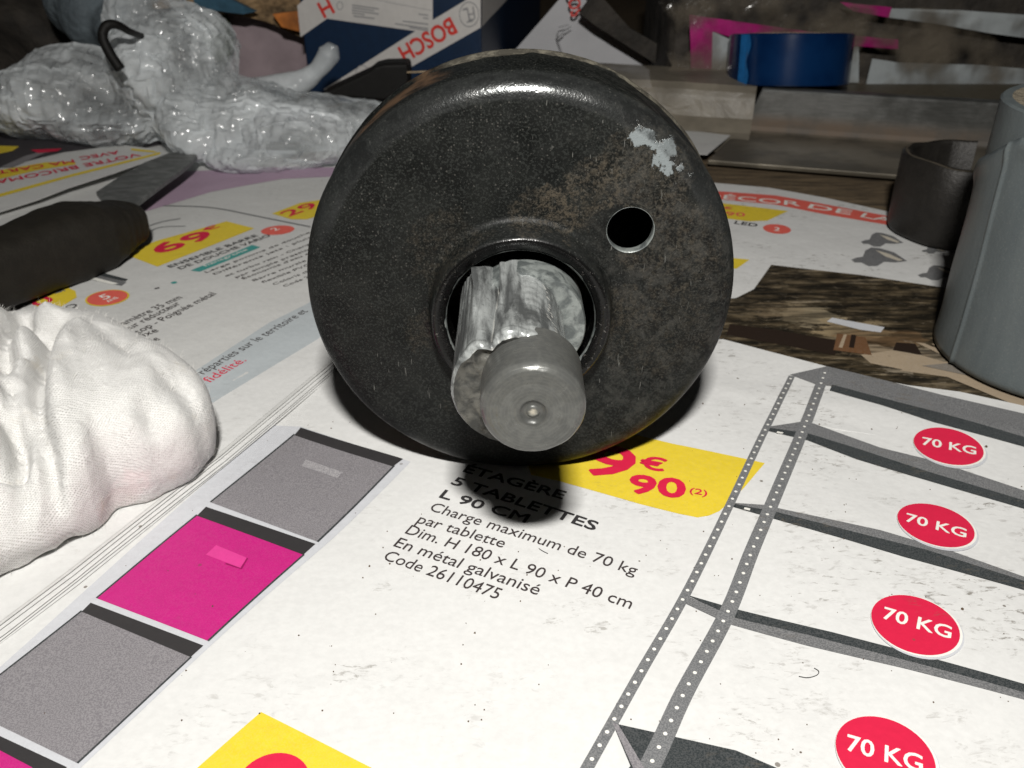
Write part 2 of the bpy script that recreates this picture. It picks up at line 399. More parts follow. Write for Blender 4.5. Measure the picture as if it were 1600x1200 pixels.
M['washer'] = steel_mat('zinc_washer', (.085, .095, .095), (.24, .26, .25), .25, (.3, .5), (1, 1, 1), .6)

def knit():
    m, nt, b = nodes('white_knit_cotton')
    tc = nt.nodes.new('ShaderNodeTexCoord'); uv = tc.outputs['UV']
    v = N(nt, 'ShaderNodeTexVoronoi', Scale=1.0); v.voronoi_dimensions = '2D'; v.inputs['Randomness'].default_value = .22
    wob = N(nt, 'ShaderNodeTexNoise', Scale=.05, Detail=2.0); nt.links.new(uv, wob.inputs['Vector'])
    uvw = N(nt, 'ShaderNodeVectorMath', operation='ADD'); nt.links.new(uv, uvw.inputs[0])
    sc = N(nt, 'ShaderNodeVectorMath', operation='SCALE'); nt.links.new(wob.outputs['Color'], sc.inputs[0]); sc.inputs['Scale'].default_value = 8.0
    nt.links.new(sc.outputs[0], uvw.inputs[1]); nt.links.new(uvw.outputs[0], v.inputs['Vector'])
    pos = geo(nt)
    thin = ramp(nt, noise(nt, pos, 85, 2, .5), .36, .60, .45, 1)
    hole = math_(nt, 'MULTIPLY', ramp(nt, v.outputs['Distance'], .30, .12), thin)
    fuzz = noise(nt, pos, 2600, 4, .7)
    c = mix(nt, ramp(nt, fuzz, .3, .7), (.60, .595, .58), (.71, .705, .69))
    c = mix(nt, math_(nt, 'MULTIPLY', hole, .55), c, (.26, .24, .21))
    st = None
    for cc, r, w in (((*G(222, 775, 7), 7), 5.0, .16), ((*G(195, 800, 4), 4), 4, .12), ((*G(120, 860, 6), 6), 3.5, .2)):
        k = math_(nt, 'MULTIPLY', blob(nt, pos, cc, r, .4, 120), w); st = k if st is None else math_(nt, 'MAXIMUM', st, k)
    c = mix(nt, st, c, (.75, .42, .45))
    k = math_(nt, 'MULTIPLY', ramp(nt, noise(nt, pos, 75, 5, .6), .60, .74), .45)
    c = mix(nt, k, c, (.55, .47, .33))
    nt.links.new(c, b.inputs['Base Color']); b.inputs['Roughness'].default_value = .95; b.inputs['Specular IOR Level'].default_value = .05
    b.inputs['Sheen Weight'].default_value = .15
    nm = bump(nt, math_(nt, 'SUBTRACT', fuzz, math_(nt, 'MULTIPLY', hole, 2.0)), .55, .00022)
    nt.links.new(bump(nt, noise(nt, pos, 240, 4, .6), .5, .0009, nm), b.inputs['Normal']); return m
M['knit'] = knit()

def film(name, col, alpha=.25, rough=.16, spec=.9, trans=.35, fac_=1.0):
    m, nt, b = nodes(name); pos = geo(nt)
    n = noise(nt, pos, 70, 5, .6)
    c = mix(nt, ramp(nt, n, .35, .65), [k*.8 for k in col], [min(1, k*1.1) for k in col])
    nt.links.new(c, b.inputs['Base Color']); b.inputs['Roughness'].default_value = rough; b.inputs['Specular IOR Level'].default_value = spec
    wv = N(nt, 'ShaderNodeTexNoise', Scale=60.0, Detail=2.0); nt.links.new(pos, wv.inputs['Vector'])
    wm = N(nt, 'ShaderNodeVectorMath', operation='MULTIPLY_ADD'); nt.links.new(wv.outputs['Color'], wm.inputs[0]); wm.inputs[1].default_value = (.012, .012, .012); nt.links.new(pos, wm.inputs[2])
    nm = None
    for sc_, st_, rt in ((150, .0010, (.9, .1, 1.2)), (420, .00035, (0, .5, 2))):
        ve = N(nt, 'ShaderNodeTexVoronoi', Scale=sc_); ve.feature = 'DISTANCE_TO_EDGE'
        nt.links.new(scaled(nt, wm.outputs[0], (1, .6, 1.7), rt), ve.inputs['Vector']); nm = bump(nt, ve.outputs['Distance'], fac_, st_, nm)
    nt.links.new(nm, b.inputs['Normal'])
    tl = N(nt, 'ShaderNodeBsdfTranslucent'); nt.links.new(c, tl.inputs[0]); nt.links.new(nm, tl.inputs['Normal'])
    tr = nt.nodes.new('ShaderNodeBsdfTransparent')
    m1 = N(nt, 'ShaderNodeMixShader', Fac=trans); nt.links.new(b.outputs[0], m1.inputs[1]); nt.links.new(tl.outputs[0], m1.inputs[2])
    m2 = nt.nodes.new('ShaderNodeMixShader'); nt.links.new(ramp(nt, noise(nt, pos, 45, 3), .35, .7, alpha*.4, alpha*1.6), m2.inputs[0])
    nt.links.new(m1.outputs[0], m2.inputs[1]); nt.links.new(tr.outputs[0], m2.inputs[2])
    nt.links.new(m2.outputs[0], nt.nodes['Material Output'].inputs['Surface']); return m
M['bag'] = film('milky_plastic_film', (.84, .88, .90), .52, .13, 1.0, .30, .35)
M['bag_far'] = film('thin_bluish_film', (.30, .36, .40), .25, .35, .5)
M['film'] = film('clear_wrinkled_film', (.20, .17, .13), .80, .16, 1.0, .2, .55)
M['rubber'] = drop('black_rubber', (.006, .0055, .005), .6, spec=.2)
M['ring'] = drop('dark_oxide_steel', (.018, .016, .014), .5, .2, .4, bs=.4)
M['ring_edge'] = drop('worn_oxide_edge', (.13, .11, .085), .5, .4, bs=.5)
M['handle'] = drop('black_rubber_handle', (.016, .014, .011), .62, spec=.22, bscale=1500, bs=.5, bd=.0003)
M['navy'] = drop('navy_carton', (.004, .018, .050), .42, spec=.4, var=.1, bs=.1)
M['carton_white'] = drop('white_carton_print', (.56, .54, .52), .5, var=.04, bs=.1)
M['carton_red'] = drop('red_carton_print', (.62, .035, .025), .5, var=.05, bs=.1)
M['carton_grey'] = drop('grey_fine_print', (.24, .24, .25), .5, var=.05, bs=.1)
M['card'] = drop('beige_cardboard_core', (.33, .25, .16), .9, nscale=900, var=.35, bs=.8, bd=.0006)
M['cloth_brown'] = drop('brown_mottled_cloth', (.22, .145, .075), .9, nscale=160, var=.75, bs=.9, bd=.002, bscale=300)
M['dark'] = drop('dark_sacking', (.030, .025, .020), .8, nscale=60, var=.6, bs=.8, bd=.003, bscale=90)
M['wall'] = drop('dark_workshop_wall', (.05, .045, .04), .9)
M['pinkpaper'] = drop('pinkish_paper', (.33, .26, .28), .7, nscale=60, var=.15)
M['green'] = drop('dark_green_sleeve', (.030, .045, .012), .7)
M['orange'] = drop('orange_wrapper', (.50, .16, .025), .6, nscale=90, var=.5)
M['magenta_film'] = drop('magenta_printed_film', (.34, .006, .14), .4, nscale=60, var=.2)
M['white_film'] = drop('white_printed_film', (.36, .39, .40), .4, nscale=60, var=.15)
M['leaflet'] = drop('white_leaflet', (.46, .46, .48), .6, nscale=40, var=.05, bs=.2, bd=.002, bscale=60)

def blue_tape():
    m, nt, b = nodes('glossy_blue_tape'); pos = geo(nt)
    n = noise(nt, pos, 60, 3)
    nt.links.new(mix(nt, ramp(nt, n, .3, .7), (.001, .013, .056), (.003, .024, .086)), b.inputs['Base Color'])
    b.inputs['Roughness'].default_value = .17; b.inputs['Specular IOR Level'].default_value = .6
    nt.links.new(bump(nt, noise(nt, pos, 90, 2, .5, .5), .15, .0006), b.inputs['Normal']); return m
M['bluetape'] = blue_tape()
M['bluetape_flap'] = drop('light_blue_tape_end', (.012, .13, .36), .25, spec=.6)
def duct():
    m, nt, b = nodes('grey_duct_tape'); pos = geo(nt)
    n = noise(nt, scaled(nt, pos, (1.5, 1.5, .2)), 200, 4, .6)
    c = mix(nt, ramp(nt, n, .3, .7), (.088, .103, .108), (.104, .120, .123))
    c = mix(nt, ramp(nt, noise(nt, pos, 2600, 2), .55, .75, 0, .30), c, (.19, .20, .19))
    nt.links.new(c, b.inputs['Base Color']); b.inputs['Roughness'].default_value = .40; b.inputs['Specular IOR Level'].default_value = .4
    nm = bump(nt, noise(nt, pos, 90, 3), .3, .0008); nt.links.new(bump(nt, noise(nt, pos, 1800, 2), .25, .0002, nm), b.inputs['Normal']); return m
M['duct'] = duct()
def alu():
    m, nt, b = nodes('brushed_dull_aluminium'); pos = geo(nt)
    n = noise(nt, scaled(nt, pos, (.25, 1, 9), (0, 0, -.28)), 500, 5, .65)
    k = noise(nt, pos, 45, 5, .6)
    c = mix(nt, ramp(nt, n, .3, .7), (.13, .135, .13), (.20, .20, .195)); c = mix(nt, ramp(nt, k, .42, .62, .65, 0), c, (.055, .055, .050))
    z = N(nt, 'ShaderNodeSeparateXYZ'); nt.links.new(pos, z.inputs[0])
    rust = math_(nt, 'MULTIPLY', math_(nt, 'MULTIPLY', ramp(nt, z.outputs[2], .0105, .0055), ramp(nt, z.outputs[2], .0010, .0030)), .85)
    c = mix(nt, math_(nt, 'MULTIPLY', rust, ramp(nt, k, .35, .6, .15, .8)), c, (.13, .075, .035))
    fl_ = ramp(nt, z.outputs[2], .0030, .0015)
    c = mix(nt, math_(nt, 'MULTIPLY', fl_, .8), c, mix(nt, ramp(nt, k, .4, .6), (.10, .085, .06), (.19, .165, .12)))
    pit = ramp(nt, noise(nt, scaled(nt, pos, (1, 1, 3)), 700, 3, .6), .66, .72, 0, .6)
    c = mix(nt, pit, c, (.05, .05, .045))
    nt.links.new(c, b.inputs['Base Color']); nt.links.new(math_(nt, 'MULTIPLY', math_(nt, 'SUBTRACT', 1.0, rust), .55), b.inputs['Metallic'])
    nt.links.new(math_(nt, 'ADD', ramp(nt, n, .3, .7, .30, .42), math_(nt, 'MULTIPLY', rust, .4)), b.inputs['Roughness'])
    nt.links.new(bump(nt, n, .12, .0003), b.inputs['Normal']); return m
M['alu'] = alu()
M['blade'] = steel_mat('dull_blade_steel', (.115, .12, .118), (.185, .19, .185), .35, (.42, .55), (.5, 1, 1), .25)

# ------------------------------------------------------------------ the bench and the wall behind
def sheet_grid(x0, x1, y0, y1, step, hfun):
    xs = np.arange(x0, x1+step*.5, step); ys = np.arange(y0, y1+step*.5, step)
    X, Y = np.meshgrid(xs, ys); Z = hfun(X, Y)
    return np.stack([X, Y, Z], -1).reshape(-1, 3), grid_faces(len(ys), len(xs))
V, F = sheet_grid(-900, 900, -300, 1100, 100, lambda X, Y: 0*X-1.2)
tag(mk('bench_top', V, F, M['bench']), kind='structure')
V, F = box((-900, 1100, -1.2), (900, 1120, 900)); tag(mk('wall', V, F, M['wall'], smooth=False), kind='structure')

# ------------------------------------------------------------------ printed sheets
def hR(x, y):      # front sheet with the shelving unit
    x = np.asarray(x, float); y = np.asarray(y, float)
    h = .42*np.sin(x*.060+.8)*np.sin(y*.055+.3)+.17*np.sin(x*.13+y*.07)
    d = (y-(155-.33*(x-40)))                       # soft fold running across
    h = h+.22*np.exp(-(d/4.0)**2)*np.clip((x-25)/20, 0, 1)
    e = np.clip((x-55)/40, 0, 1)*np.clip((y-125)/35, 0, 1)
    return h*np.clip(np.hypot(x-1.3, y-130)/30, .15, 1)+.8*e
def hD(x, y):      # sheet with the red banner, lies under the front sheet
    x = np.asarray(x, float); y = np.asarray(y, float)
    return -.55+.25*np.sin(x*.05+1)*np.sin(y*.04)
def hL(x, y):      # the thick brochure at the left
    x = np.asarray(x, float); y = np.asarray(y, float)
    d = (y-170)-(x+45)*1.32                         # distance from its open edge, roughly
    return 1.75+.45*np.sin(x*.045+.4)*np.sin(y*.035+.9)+.15*np.sin(x*.11-y*.05)-.5*np.exp(-np.clip(d, 0, 99)/6)
def hB(x, y):      # the curling page at the far left
    x = np.asarray(x, float); y = np.asarray(y, float)
    return 3.4+.02*np.clip(y-215, 0, 200)+.5*np.sin(x*.05)
def hP(x, y): return 2.9+.3*np.sin(np.asarray(x)*.05)

def onsheet(px, py, h):
    z = 0.0
    for _ in range(6): g = G(px, py, z); z = float(h(g[0], g[1]))
    return g
def drape(name, poly2d, h, off, mat, parent, maxlen=5.0, thick=0):
    vs = [Vector((p[0], p[1], 0)) for p in poly2d]
    bm = bmesh.new(); bv = [bm.verts.new(v) for v in vs]
    for t in tessellate_polygon([vs]):
        try: bm.faces.new([bv[i] for i in t])
        except ValueError: pass
    for _ in range(9):
        es = [e for e in bm.edges if e.calc_length() > maxlen]
        if not es: break
        bmesh.ops.subdivide_edges(bm, edges=es, cuts=1); bmesh.ops.triangulate(bm, faces=bm.faces[:])
    bmesh.ops.recalc_face_normals(bm, faces=bm.faces[:])
    A = np.array([v.co[:] for v in bm.verts]); A[:, 2] = h(A[:, 0], A[:, 1])+off
    bm.verts.index_update()
    F = [[v.index for v in f.verts] for f in bm.faces]
    F = [f if (np.cross(A[f[1]]-A[f[0]], A[f[2]]-A[f[0]])[2] > 0) else f[::-1] for f in F]
    bm.free()
    if thick:
        n = len(A); B = A.copy(); B[:, 2] -= thick; E = {}
        for f in F:
            for i in range(3):
                a, b = f[i], f[(i+1) % 3]; E[(a, b)] = 1
        side = [(a, a+n, b+n, b) for (a, b) in E if (b, a) not in E]
        side = [s[::-1] for s in side]
        A = np.vstack([A, B]); F = F+[[i+n for i in f][::-1] for f in F]+side
        o = mk(name, A, F, mat, parent, smooth=True, sharp=50)
    else: o = mk(name, A, F, mat, parent)
    return o
def pp(name, pts, h, off, mat, parent, **k):
    k.setdefault('maxlen', 2.6 if h is hR else 5.0)
    return drape(name, [onsheet(*p, h) for p in pts], h, off, mat, parent, **k)

_tc = {}
def glyphs(txt, bold=0.0, res=3):
    key = (txt, bold)
    if key in _tc: return _tc[key]
    cu = bpy.data.curves.new('t', 'FONT'); cu.body = txt; cu.size = 1; cu.resolution_u = res; cu.offset = bold
    if bold > 0: cu.space_character = 1+bold*1.6
    ob = bpy.data.objects.new('t', cu); C.objects.link(ob)
    dg = bpy.context.evaluated_depsgraph_get(); me = bpy.data.meshes.new_from_object(ob.evaluated_get(dg))
    A = np.array([v.co[:2] for v in me.vertices]) if len(me.vertices) else np.zeros((0, 2)); F = [list(p.vertices) for p in me.polygons]
    bpy.data.objects.remove(ob); bpy.data.curves.remove(cu); bpy.data.meshes.remove(me)
    _tc[key] = (A, F); return A, F
CAP = .70
def text_map(name, txt, o, e, n, width, cap, mat, parent, lift, bold=0.0, slant=0.0):
    """o origin, e / n unit vectors along and up the writing, width of the whole line, cap height"""
    A, F = glyphs(txt)
    w0, w1 = A[:, 0].min(), A[:, 0].max()
    u = (A[:, 0]-w0)/(w1-w0)*width; v = A[:, 1]/CAP*cap; u = u+slant*v
    e = np.array(e); n = np.array(n); e3 = np.append(e, 0) if len(e) == 2 else e; n3 = np.append(n, 0) if len(n) == 2 else n
    nn = np.cross(e3, n3); b = bold*cap*.62; VV = []; FF = []
    sh = [(0, 0)] if bold < .008 else [(0, 0), (b, 0), (-b, 0), (0, b), (0, -b), (.7*b, .7*b), (-.7*b, .7*b), (.7*b, -.7*b), (-.7*b, -.7*b)]
    for k, (du, dv) in enumerate(sh):
        P = np.array(o)+(u[:, None]+du)*e+(v[:, None]+dv)*n
        L3 = lift(P)+nn*.004*k; FF += [[i+len(VV) for i in f] for f in F]; VV += L3.tolist()
    return mk(name, VV, FF, mat, parent, smooth=False)
def ptext(txt, a, b, cap, h, off, mat, parent, bold=0.0, name='lettering', slant=0.0):
    A = onsheet(*a, h); B = onsheet(*b, h); e = B-A; w = np.linalg.norm(e); e = e/w; n = np.array([-e[1], e[0]])
    def lift(P): return np.column_stack([P, h(P[:, 0], P[:, 1])+off])
    return text_map(name, txt, A, e, n, w, cap, mat, parent, lift, bold, slant)
def strip(pts, w0, w1):                       # ribbon polygon on the ground round a path of 2-d points
    P = np.array(pts); L = []; R = []
    for i in range(len(P)):
        t = P[min(i+1, len(P)-1)]-P[max(i-1, 0)]; t = t/np.linalg.norm(t); n = np.array([-t[1], t[0]])
        w = (w0+(w1-w0)*i/(len(P)-1))/2; L.append(P[i]+n*w); R.append(P[i]-n*w)
    return L+R[::-1]
def ellipse2(c, r, n=48, sq=1.0, ang=0.0):
    t = np.linspace(0, 2*math.pi, n, endpoint=False); x, y = r*np.cos(t), r*sq*np.sin(t)
    return [np.array([c[0]+a*math.cos(ang)-b*math.sin(ang), c[1]+a*math.sin(ang)+b*math.cos(ang)]) for a, b in zip(x, y)]

# -- front sheet
g0 = (0, 110, 0)
front = empty('flyer_page', g0, 'white brochure page printed with a grey shelving unit, lying in front under the drum', 'brochure page')
e0 = [onsheet(*p, hR) for p in ((1130, 530), (1290, 572), (1355, 590), (1420, 602), (1500, 612), (1600, 634), (1750, 664))]
edge = [(-70, 181), (-20, 181), (30, 176)]+[tuple(p) for p in e0]
poly = [(-140, 60), (-140, 20), (150, 20), (165, 120)]+edge[::-1]+[(-110, 110)]
drape('sheet', poly, hR, 0, M['paper'], front, maxlen=2.6, thick=.12)
K = lambda name, pts, mat, lay=1, **k: pp(name, pts, hR, .05*lay+.02, M[mat], front, **k)
K('drawer_border', [(425, 665), (470, 667), (642, 722), (520, 842), (320, 1018), (120, 1206), (60, 1260), (-120, 1260), (-120, 1130), (0, 1043), (120, 935), (310, 765)], 'ink_pale', 1)
dr = [([(461, 680), (615, 728), (495, 847), (330, 786)], [(470, 669), (630, 718), (614, 730), (460, 681)], 'ink_grey'),
      ([(309, 806), (474, 867), (324, 1002), (152, 936)], [(322, 793), (493, 851), (474, 868), (308, 807)], 'ink_magenta'),
      ([(129, 956), (298, 1027), (120, 1193), (-60, 1106), (0, 1057)], [(142, 943), (318, 1010), (298, 1028), (128, 957)], 'ink_grey'),
      ([(-60, 1140), (52, 1200), (0, 1260), (-120, 1230)], [(-50, 1128), (105, 1200), (90, 1218), (52, 1201), (-60, 1142)], 'ink_magenta')]
for f, bnd, mt in dr:
    K('printed_drawer', f, mt, 2); K('drawer_shadow', bnd, 'ink_black', 3)
    G2 = [onsheet(*f[0], hR), onsheet(*f[-1] if len(f) == 4 else f[-2], hR)]
    K('drawer_outline', [f[1], (f[1][0]+2.5, f[1][1]+1), (f[2][0]+2.5, f[2][1]+1.5), f[2]], 'ink_dark', 3)
    K('drawer_outline', [f[0], (f[0][0]-2, f[0][1]-1), (f[-1][0]-2, f[-1][1]-1), f[-1]], 'ink_dark', 3)
M['handle_print'] = paper('lighter_grey_halftone', (.25, .24, .255), tone=.4, amt=.4)
M['handle_pink'] = paper('lighter_magenta_print', (.66, .05, .27), amt=.4)
M['plum'] = paper('dark_magenta_print', (.30, .008, .10), amt=.4)
K('printed_handle', [(478, 719), (536, 739), (527, 748), (471, 729)], 'handle_print', 3)
K('printed_handle', [(338, 853), (386, 873), (376, 889), (322, 868)], 'handle_pink', 3)
K('drawer_shadow', [(376, 889), (386, 873), (388, 874), (378, 891), (352, 883), (354, 881)], 'plum', 4)
# price block
K('price_block', [(800, 640), (960, 672), (1052, 694), (1195, 724), (1163, 762), (1139, 786), (1124, 799), (1108, 806), (1090, 809), (1060, 803), (1000, 788), (873, 752), (830, 742)], 'ink_yellow', 1)
ptext('90', (984, 770), (1069, 779), 5.0, hR, .16, M['ink_red'], front, .09)
ptext('€', (998, 731), (1036, 738), 3.6, hR, .16, M['ink_red'], front, .07)
ptext('(2)', (1077, 771), (1104, 776), 1.5, hR, .16, M['ink_red'], front, .03)
ptext('9', (905, 736), (973, 754), 9.5, hR, .16, M['ink_red'], front, .05)
# text block
for t, a, b in (('ÉTAGÈRE', (723, 738), (878, 781)), ('5 TABLETTES', (704, 757), (928, 830)), ('L 90 CM', (686, 778), (820, 818))):
    ptext(t, a, b, 2.25, hR, .16, M['ink_black'], front, .05)
for t, a, b in (('Charge maximum de 70 kg', (669.5, 798), (992, 900)), ('par tablette', (650, 817.5), (785, 857)),
                ('Dim. H 180 x L 90 x P 40 cm', (632, 834), (984, 952.5)), ('En métal galvanisé', (614, 854), (839, 931)), ('Code 26110475', (597, 874.5), (776, 937.5))):
    ptext(t, a, b, 2.25, hR, .16, M['ink_text'], front, .004)
# shelving unit
K('printed_shelf', [(1234, 586), (1292, 573), (1375, 593), (1469, 617), (1600, 647), (1700, 672), (1700, 712), (1600, 685), (1461, 646), (1300, 604), (1277, 602)], 'ink_midgrey', 2)
K('shelf_front', [(1300, 602), (1461, 644), (1600, 684), (1700, 711), (1700, 728), (1600, 699), (1457, 660), (1375, 633), (1296, 611)], 'ink_dark', 3)
K('printed_shelf', [(1195, 668), (1255, 659), (1270, 662), (1375, 700), (1465, 722), (1600, 767), (1700, 800), (1700, 815), (1600, 786), (1450, 742), (1337, 706), (1262, 684)], 'ink_midgrey', 2)
K('shelf_front', [(1262, 678), (1337, 701), (1450, 738), (1600, 783), (1700, 812), (1700, 826), (1600, 796), (1450, 752), (1337, 718), (1262, 689), (1199, 674), (1199, 669)], 'ink_dark', 3)
K('printed_shelf', [(1139, 786), (1199, 790), (1217, 795), (1375, 829), (1487, 862), (1600, 902), (1700, 935), (1700, 945), (1600, 911), (1450, 864), (1337, 836), (1217, 803)], 'ink_midgrey', 2)
K('shelf_front', [(1144, 788), (1217, 802), (1337, 833), (1450, 861), (1600, 909), (1700, 942), (1700, 958), (1600, 923), (1412, 871), (1319, 843), (1214, 813), (1142, 792)], 'ink_dark', 3)
K('shelf_front', [(1071, 930), (1150, 953), (1300, 989), (1450, 1028), (1600, 1070), (1700, 1100), (1700, 1115), (1600, 1083), (1412, 1032), (1262, 993), (1150, 967)], 'ink_dark', 3)
K('printed_shelf', [(1071, 931), (1150, 965), (1262, 991), (1412, 1030), (1600, 1081), (1700, 1112), (1700, 1125), (1600, 1094), (1412, 1045), (1262, 1010), (1139, 976), (1067, 942)], 'ink_midgrey', 2)
K('shelf_front', [(957, 1131), (1056, 1153), (1150, 1174), (1215, 1202), (1300, 1260), (900, 1300), (985, 1198)], 'ink_dark', 3)
K('shelf_strut', [(957, 1131), (966, 1134), (1008, 1204), (990, 1204)], 'ink_grey', 4)
postL = [(1237, 589), (1196, 672), (1142, 786), (1069, 934), (1000, 1054), (917, 1202), (880, 1265)]
postR = [(1290, 580), (1262, 655), (1207, 786), (1174, 864), (1136, 960), (1071, 1080), (1034, 1160), (1000, 1230)]
def post(pts, wa, wb, mt):
    P = np.array([onsheet(*p, hR) for p in pts]); PP = smooth_path([(*p, 0) for p in P], 60)[:, :2]
    drape('shelf_post', strip(PP, wa, wb), hR, .22, M[mt], front, maxlen=2.6)
    L = np.r_[0, np.cumsum(np.linalg.norm(np.diff(PP, axis=0), axis=1))]
    V = []; F = []
    for s in np.arange(1.2, L[-1], 2.15):
        c = np.array([np.interp(s, L, PP[:, 0]), np.interp(s, L, PP[:, 1])])
        ring = ellipse2(c, .27, 8); k = len(V); V += [(p[0], p[1], float(hR(p[0], p[1]))+.28) for p in ring]; F.append(tuple(range(k, k+len(ring))))
    mk('post_holes', V, F, M['ink_white'], front, smooth=False)['kind'] = 'stuff'
post(postL, 1.25, 1.5, 'ink_steel'); post(postR, 2.0, 2.45, 'ink_steel')
K('post_slot', [(1214, 676), (1224, 678), (1222, 680), (1213, 679)], 'ink_white', 6)
K('post_slot', [(1163, 795), (1172, 797), (1171, 800), (1162, 798)], 'ink_white', 6)
for (x, y, r, ta, tb) in ((1481, 699, 5.75, (1440, 697), (1524, 713)), (1461, 822, 5.65, (1414, 817), (1508, 843)), (1429, 977, 5.6, (1378, 969), (1484, 1001)), (1382, 1182, 5.5, (1322, 1175), (1440, 1210))):
    c = onsheet(x, y, hR); k = r
    lo = onsheet(x+3.5, y+3, hR)
    drape('badge_shadow', ellipse2(lo, r*1.05), hR, .18, M['ink_pale'], front)
    drape('badge_rim', ellipse2(c+np.array([.12, -.10]), r*1.035), hR, .24, M['ink_white'], front)
    drape('weight_badge', ellipse2(c, r), hR, .30, M['ink_red'], front)
    ptext('70 KG', ta, tb, 2.5*r/5.7, hR, .36, M['ink_white'], front, .035)
# bottom yellow block with a red digit
K('price_block', [(408, 1113), (580, 1200), (660, 1260), (420, 1330), (230, 1270)], 'ink_yellow', 1)
c = onsheet(425, 1228, hR); drape('lettering', strip(np.array(ellipse2(c, 3.0, 40)+ellipse2(c, 3.0, 40)[:1]), 2.4, 2.4), hR, .14, M['ink_red'], front)

# -- banner page behind
decor = empty('flyer_page', (100, 220, -1), 'white page with a red banner and a photo of wooden beams, right of the drum', 'brochure page')
pe = [onsheet(*p, hD) for p in ((900, 268), (1000, 275), (1120, 286), (1200, 293), (1290, 309), (1385, 330), (1500, 362), (1700, 420))]
drape('sheet', [(10, 165), (60, 140), (160, 110), (240, 130)]+pe[::-1], hD, 0, M['paper'], decor, maxlen=5, thick=.12)
KD = lambda name, pts, mat, lay=1, **k: pp(name, pts, hD, .05*lay+.02, M[mat], decor, **k)
KD('red_banner', [(1060, 296), (1121, 299), (1212, 305.6), (1287, 319), (1381, 336.6), (1450, 352), (1450, 368), (1381, 350.6), (1287, 334.7), (1212, 320), (1128, 312), (1060, 309)], 'ink_banner')
for t, a, b in (('DÉCOR', (1096, 308.5), (1250, 323.0)), ('DE', (1262, 325.6), (1328, 336.5)), ('LA', (1344, 339.5), (1392, 349))): ptext(t, a, b, 4.3, hD, .16, M['ink_white'], decor, .03)
KD('price_block', [(1090, 315), (1130, 318), (1231, 330), (1199, 345), (1170, 346), (1137, 342), (1090, 338)], 'ink_yellow')
ptext('90', (1134, 337), (1164, 339), 3.4, hD, .14, M['ink_banner'], decor, .03)
ptext('€', (1130, 327), (1144, 328), 2.2, hD, .14, M['ink_banner'], decor, .03)
ptext('LED', (1147, 350), (1182, 355), 2.6, hD, .14, M['ink_black'], decor, .04)
c = onsheet(1214, 358, hD); drape('red_badge', ellipse2(c, 3.9), hD, .07, M['ink_banner'], decor)
ptext('2', (1209, 361), (1217, 362), 3.0, hD, .14, M['ink_white'], decor, .03)
KD('price_block', [(1140, 403), (1171, 406), (1151, 420), (1140, 420)], 'ink_yellow')
def lampshape(x, y, s):
    o = [(0, 0), (8, -3), (16, -4), (20, -13), (28, -17), (40, -16), (60, -10), (78, 2), (62, 4), (46, 3), (36, 9), (24, 9), (14, 4), (5, 4)]
    KD('printed_spotlight', [(x+a*s, y+b*s) for a, b in o], 'ink_midgrey', 1)
    KD('spotlight_rim', [(x+a*s, y+b*s) for a, b in ((34, -13), (52, -8), (72, 1), (66, 2), (48, -4))], 'paper_edge', 2)
lampshape(1345, 378, .85); lampshape(1330, 406, 1.12); lampshape(1434, 430, .9); lampshape(1440, 392, .5)
KD('printed_photo', [(1205, 414), (1345, 430), (1490, 452), (1640, 480), (1700, 690), (1600, 645), (1420, 620), (1300, 585), (1100, 540), (1100, 470), (1150, 466), (1178, 452)], 'wood_photo', 1)
KD('photo_detail', [(1300, 497), (1382, 512), (1376, 520), (1345, 516), (1292, 503)], 'ink_pale', 2)
M['beam'] = paper('printed_brown_beam', (.14, .065, .025), tone=.05, amt=.3); M['sand'] = paper('printed_sand_colour', (.36, .28, .19), tone=.1, amt=.5)
M['darkbeam'] = paper('printed_dark_beam', (.022, .014, .010), amt=.3)
KD('photo_detail', [(1140, 507), (1205, 515), (1305, 532), (1305, 556), (1230, 541), (1135, 524)], 'darkbeam', 2)
KD('photo_detail', [(1308, 522), (1352, 528), (1362, 556), (1302, 548)], 'beam', 3)
KD('photo_detail', [(1330, 524), (1338, 525), (1334, 545), (1326, 544)], 'darkbeam', 4)
KD('photo_detail', [(1318, 524), (1323, 524), (1316, 545), (1310, 544)], 'sand', 4)
KD('photo_detail', [(1345, 555), (1395, 548), (1440, 556), (1475, 566), (1410, 578), (1360, 568)], 'sand', 2)
KD('photo_detail', [(1400, 536), (1430, 538), (1440, 555), (1395, 548)], 'darkbeam', 3)
KD('photo_detail', [(1430, 536), (1445, 538), (1510, 566), (1500, 570)], 'sand', 4)
KD('photo_detail', [(1455, 538), (1505, 543), (1600, 600), (1700, 650), (1700, 690), (1600, 640), (1480, 590), (1405, 580), (1450, 566), (1500, 566)], 'sand', 3)
M['taupe'] = paper('printed_taupe_fold', (.19, .165, .135), tone=.15, amt=.4)
KD('photo_detail', [(1440, 573), (1490, 568), (1545, 580), (1600, 600), (1660, 630), (1640, 634), (1570, 604), (1510, 588)], 'taupe', 5)

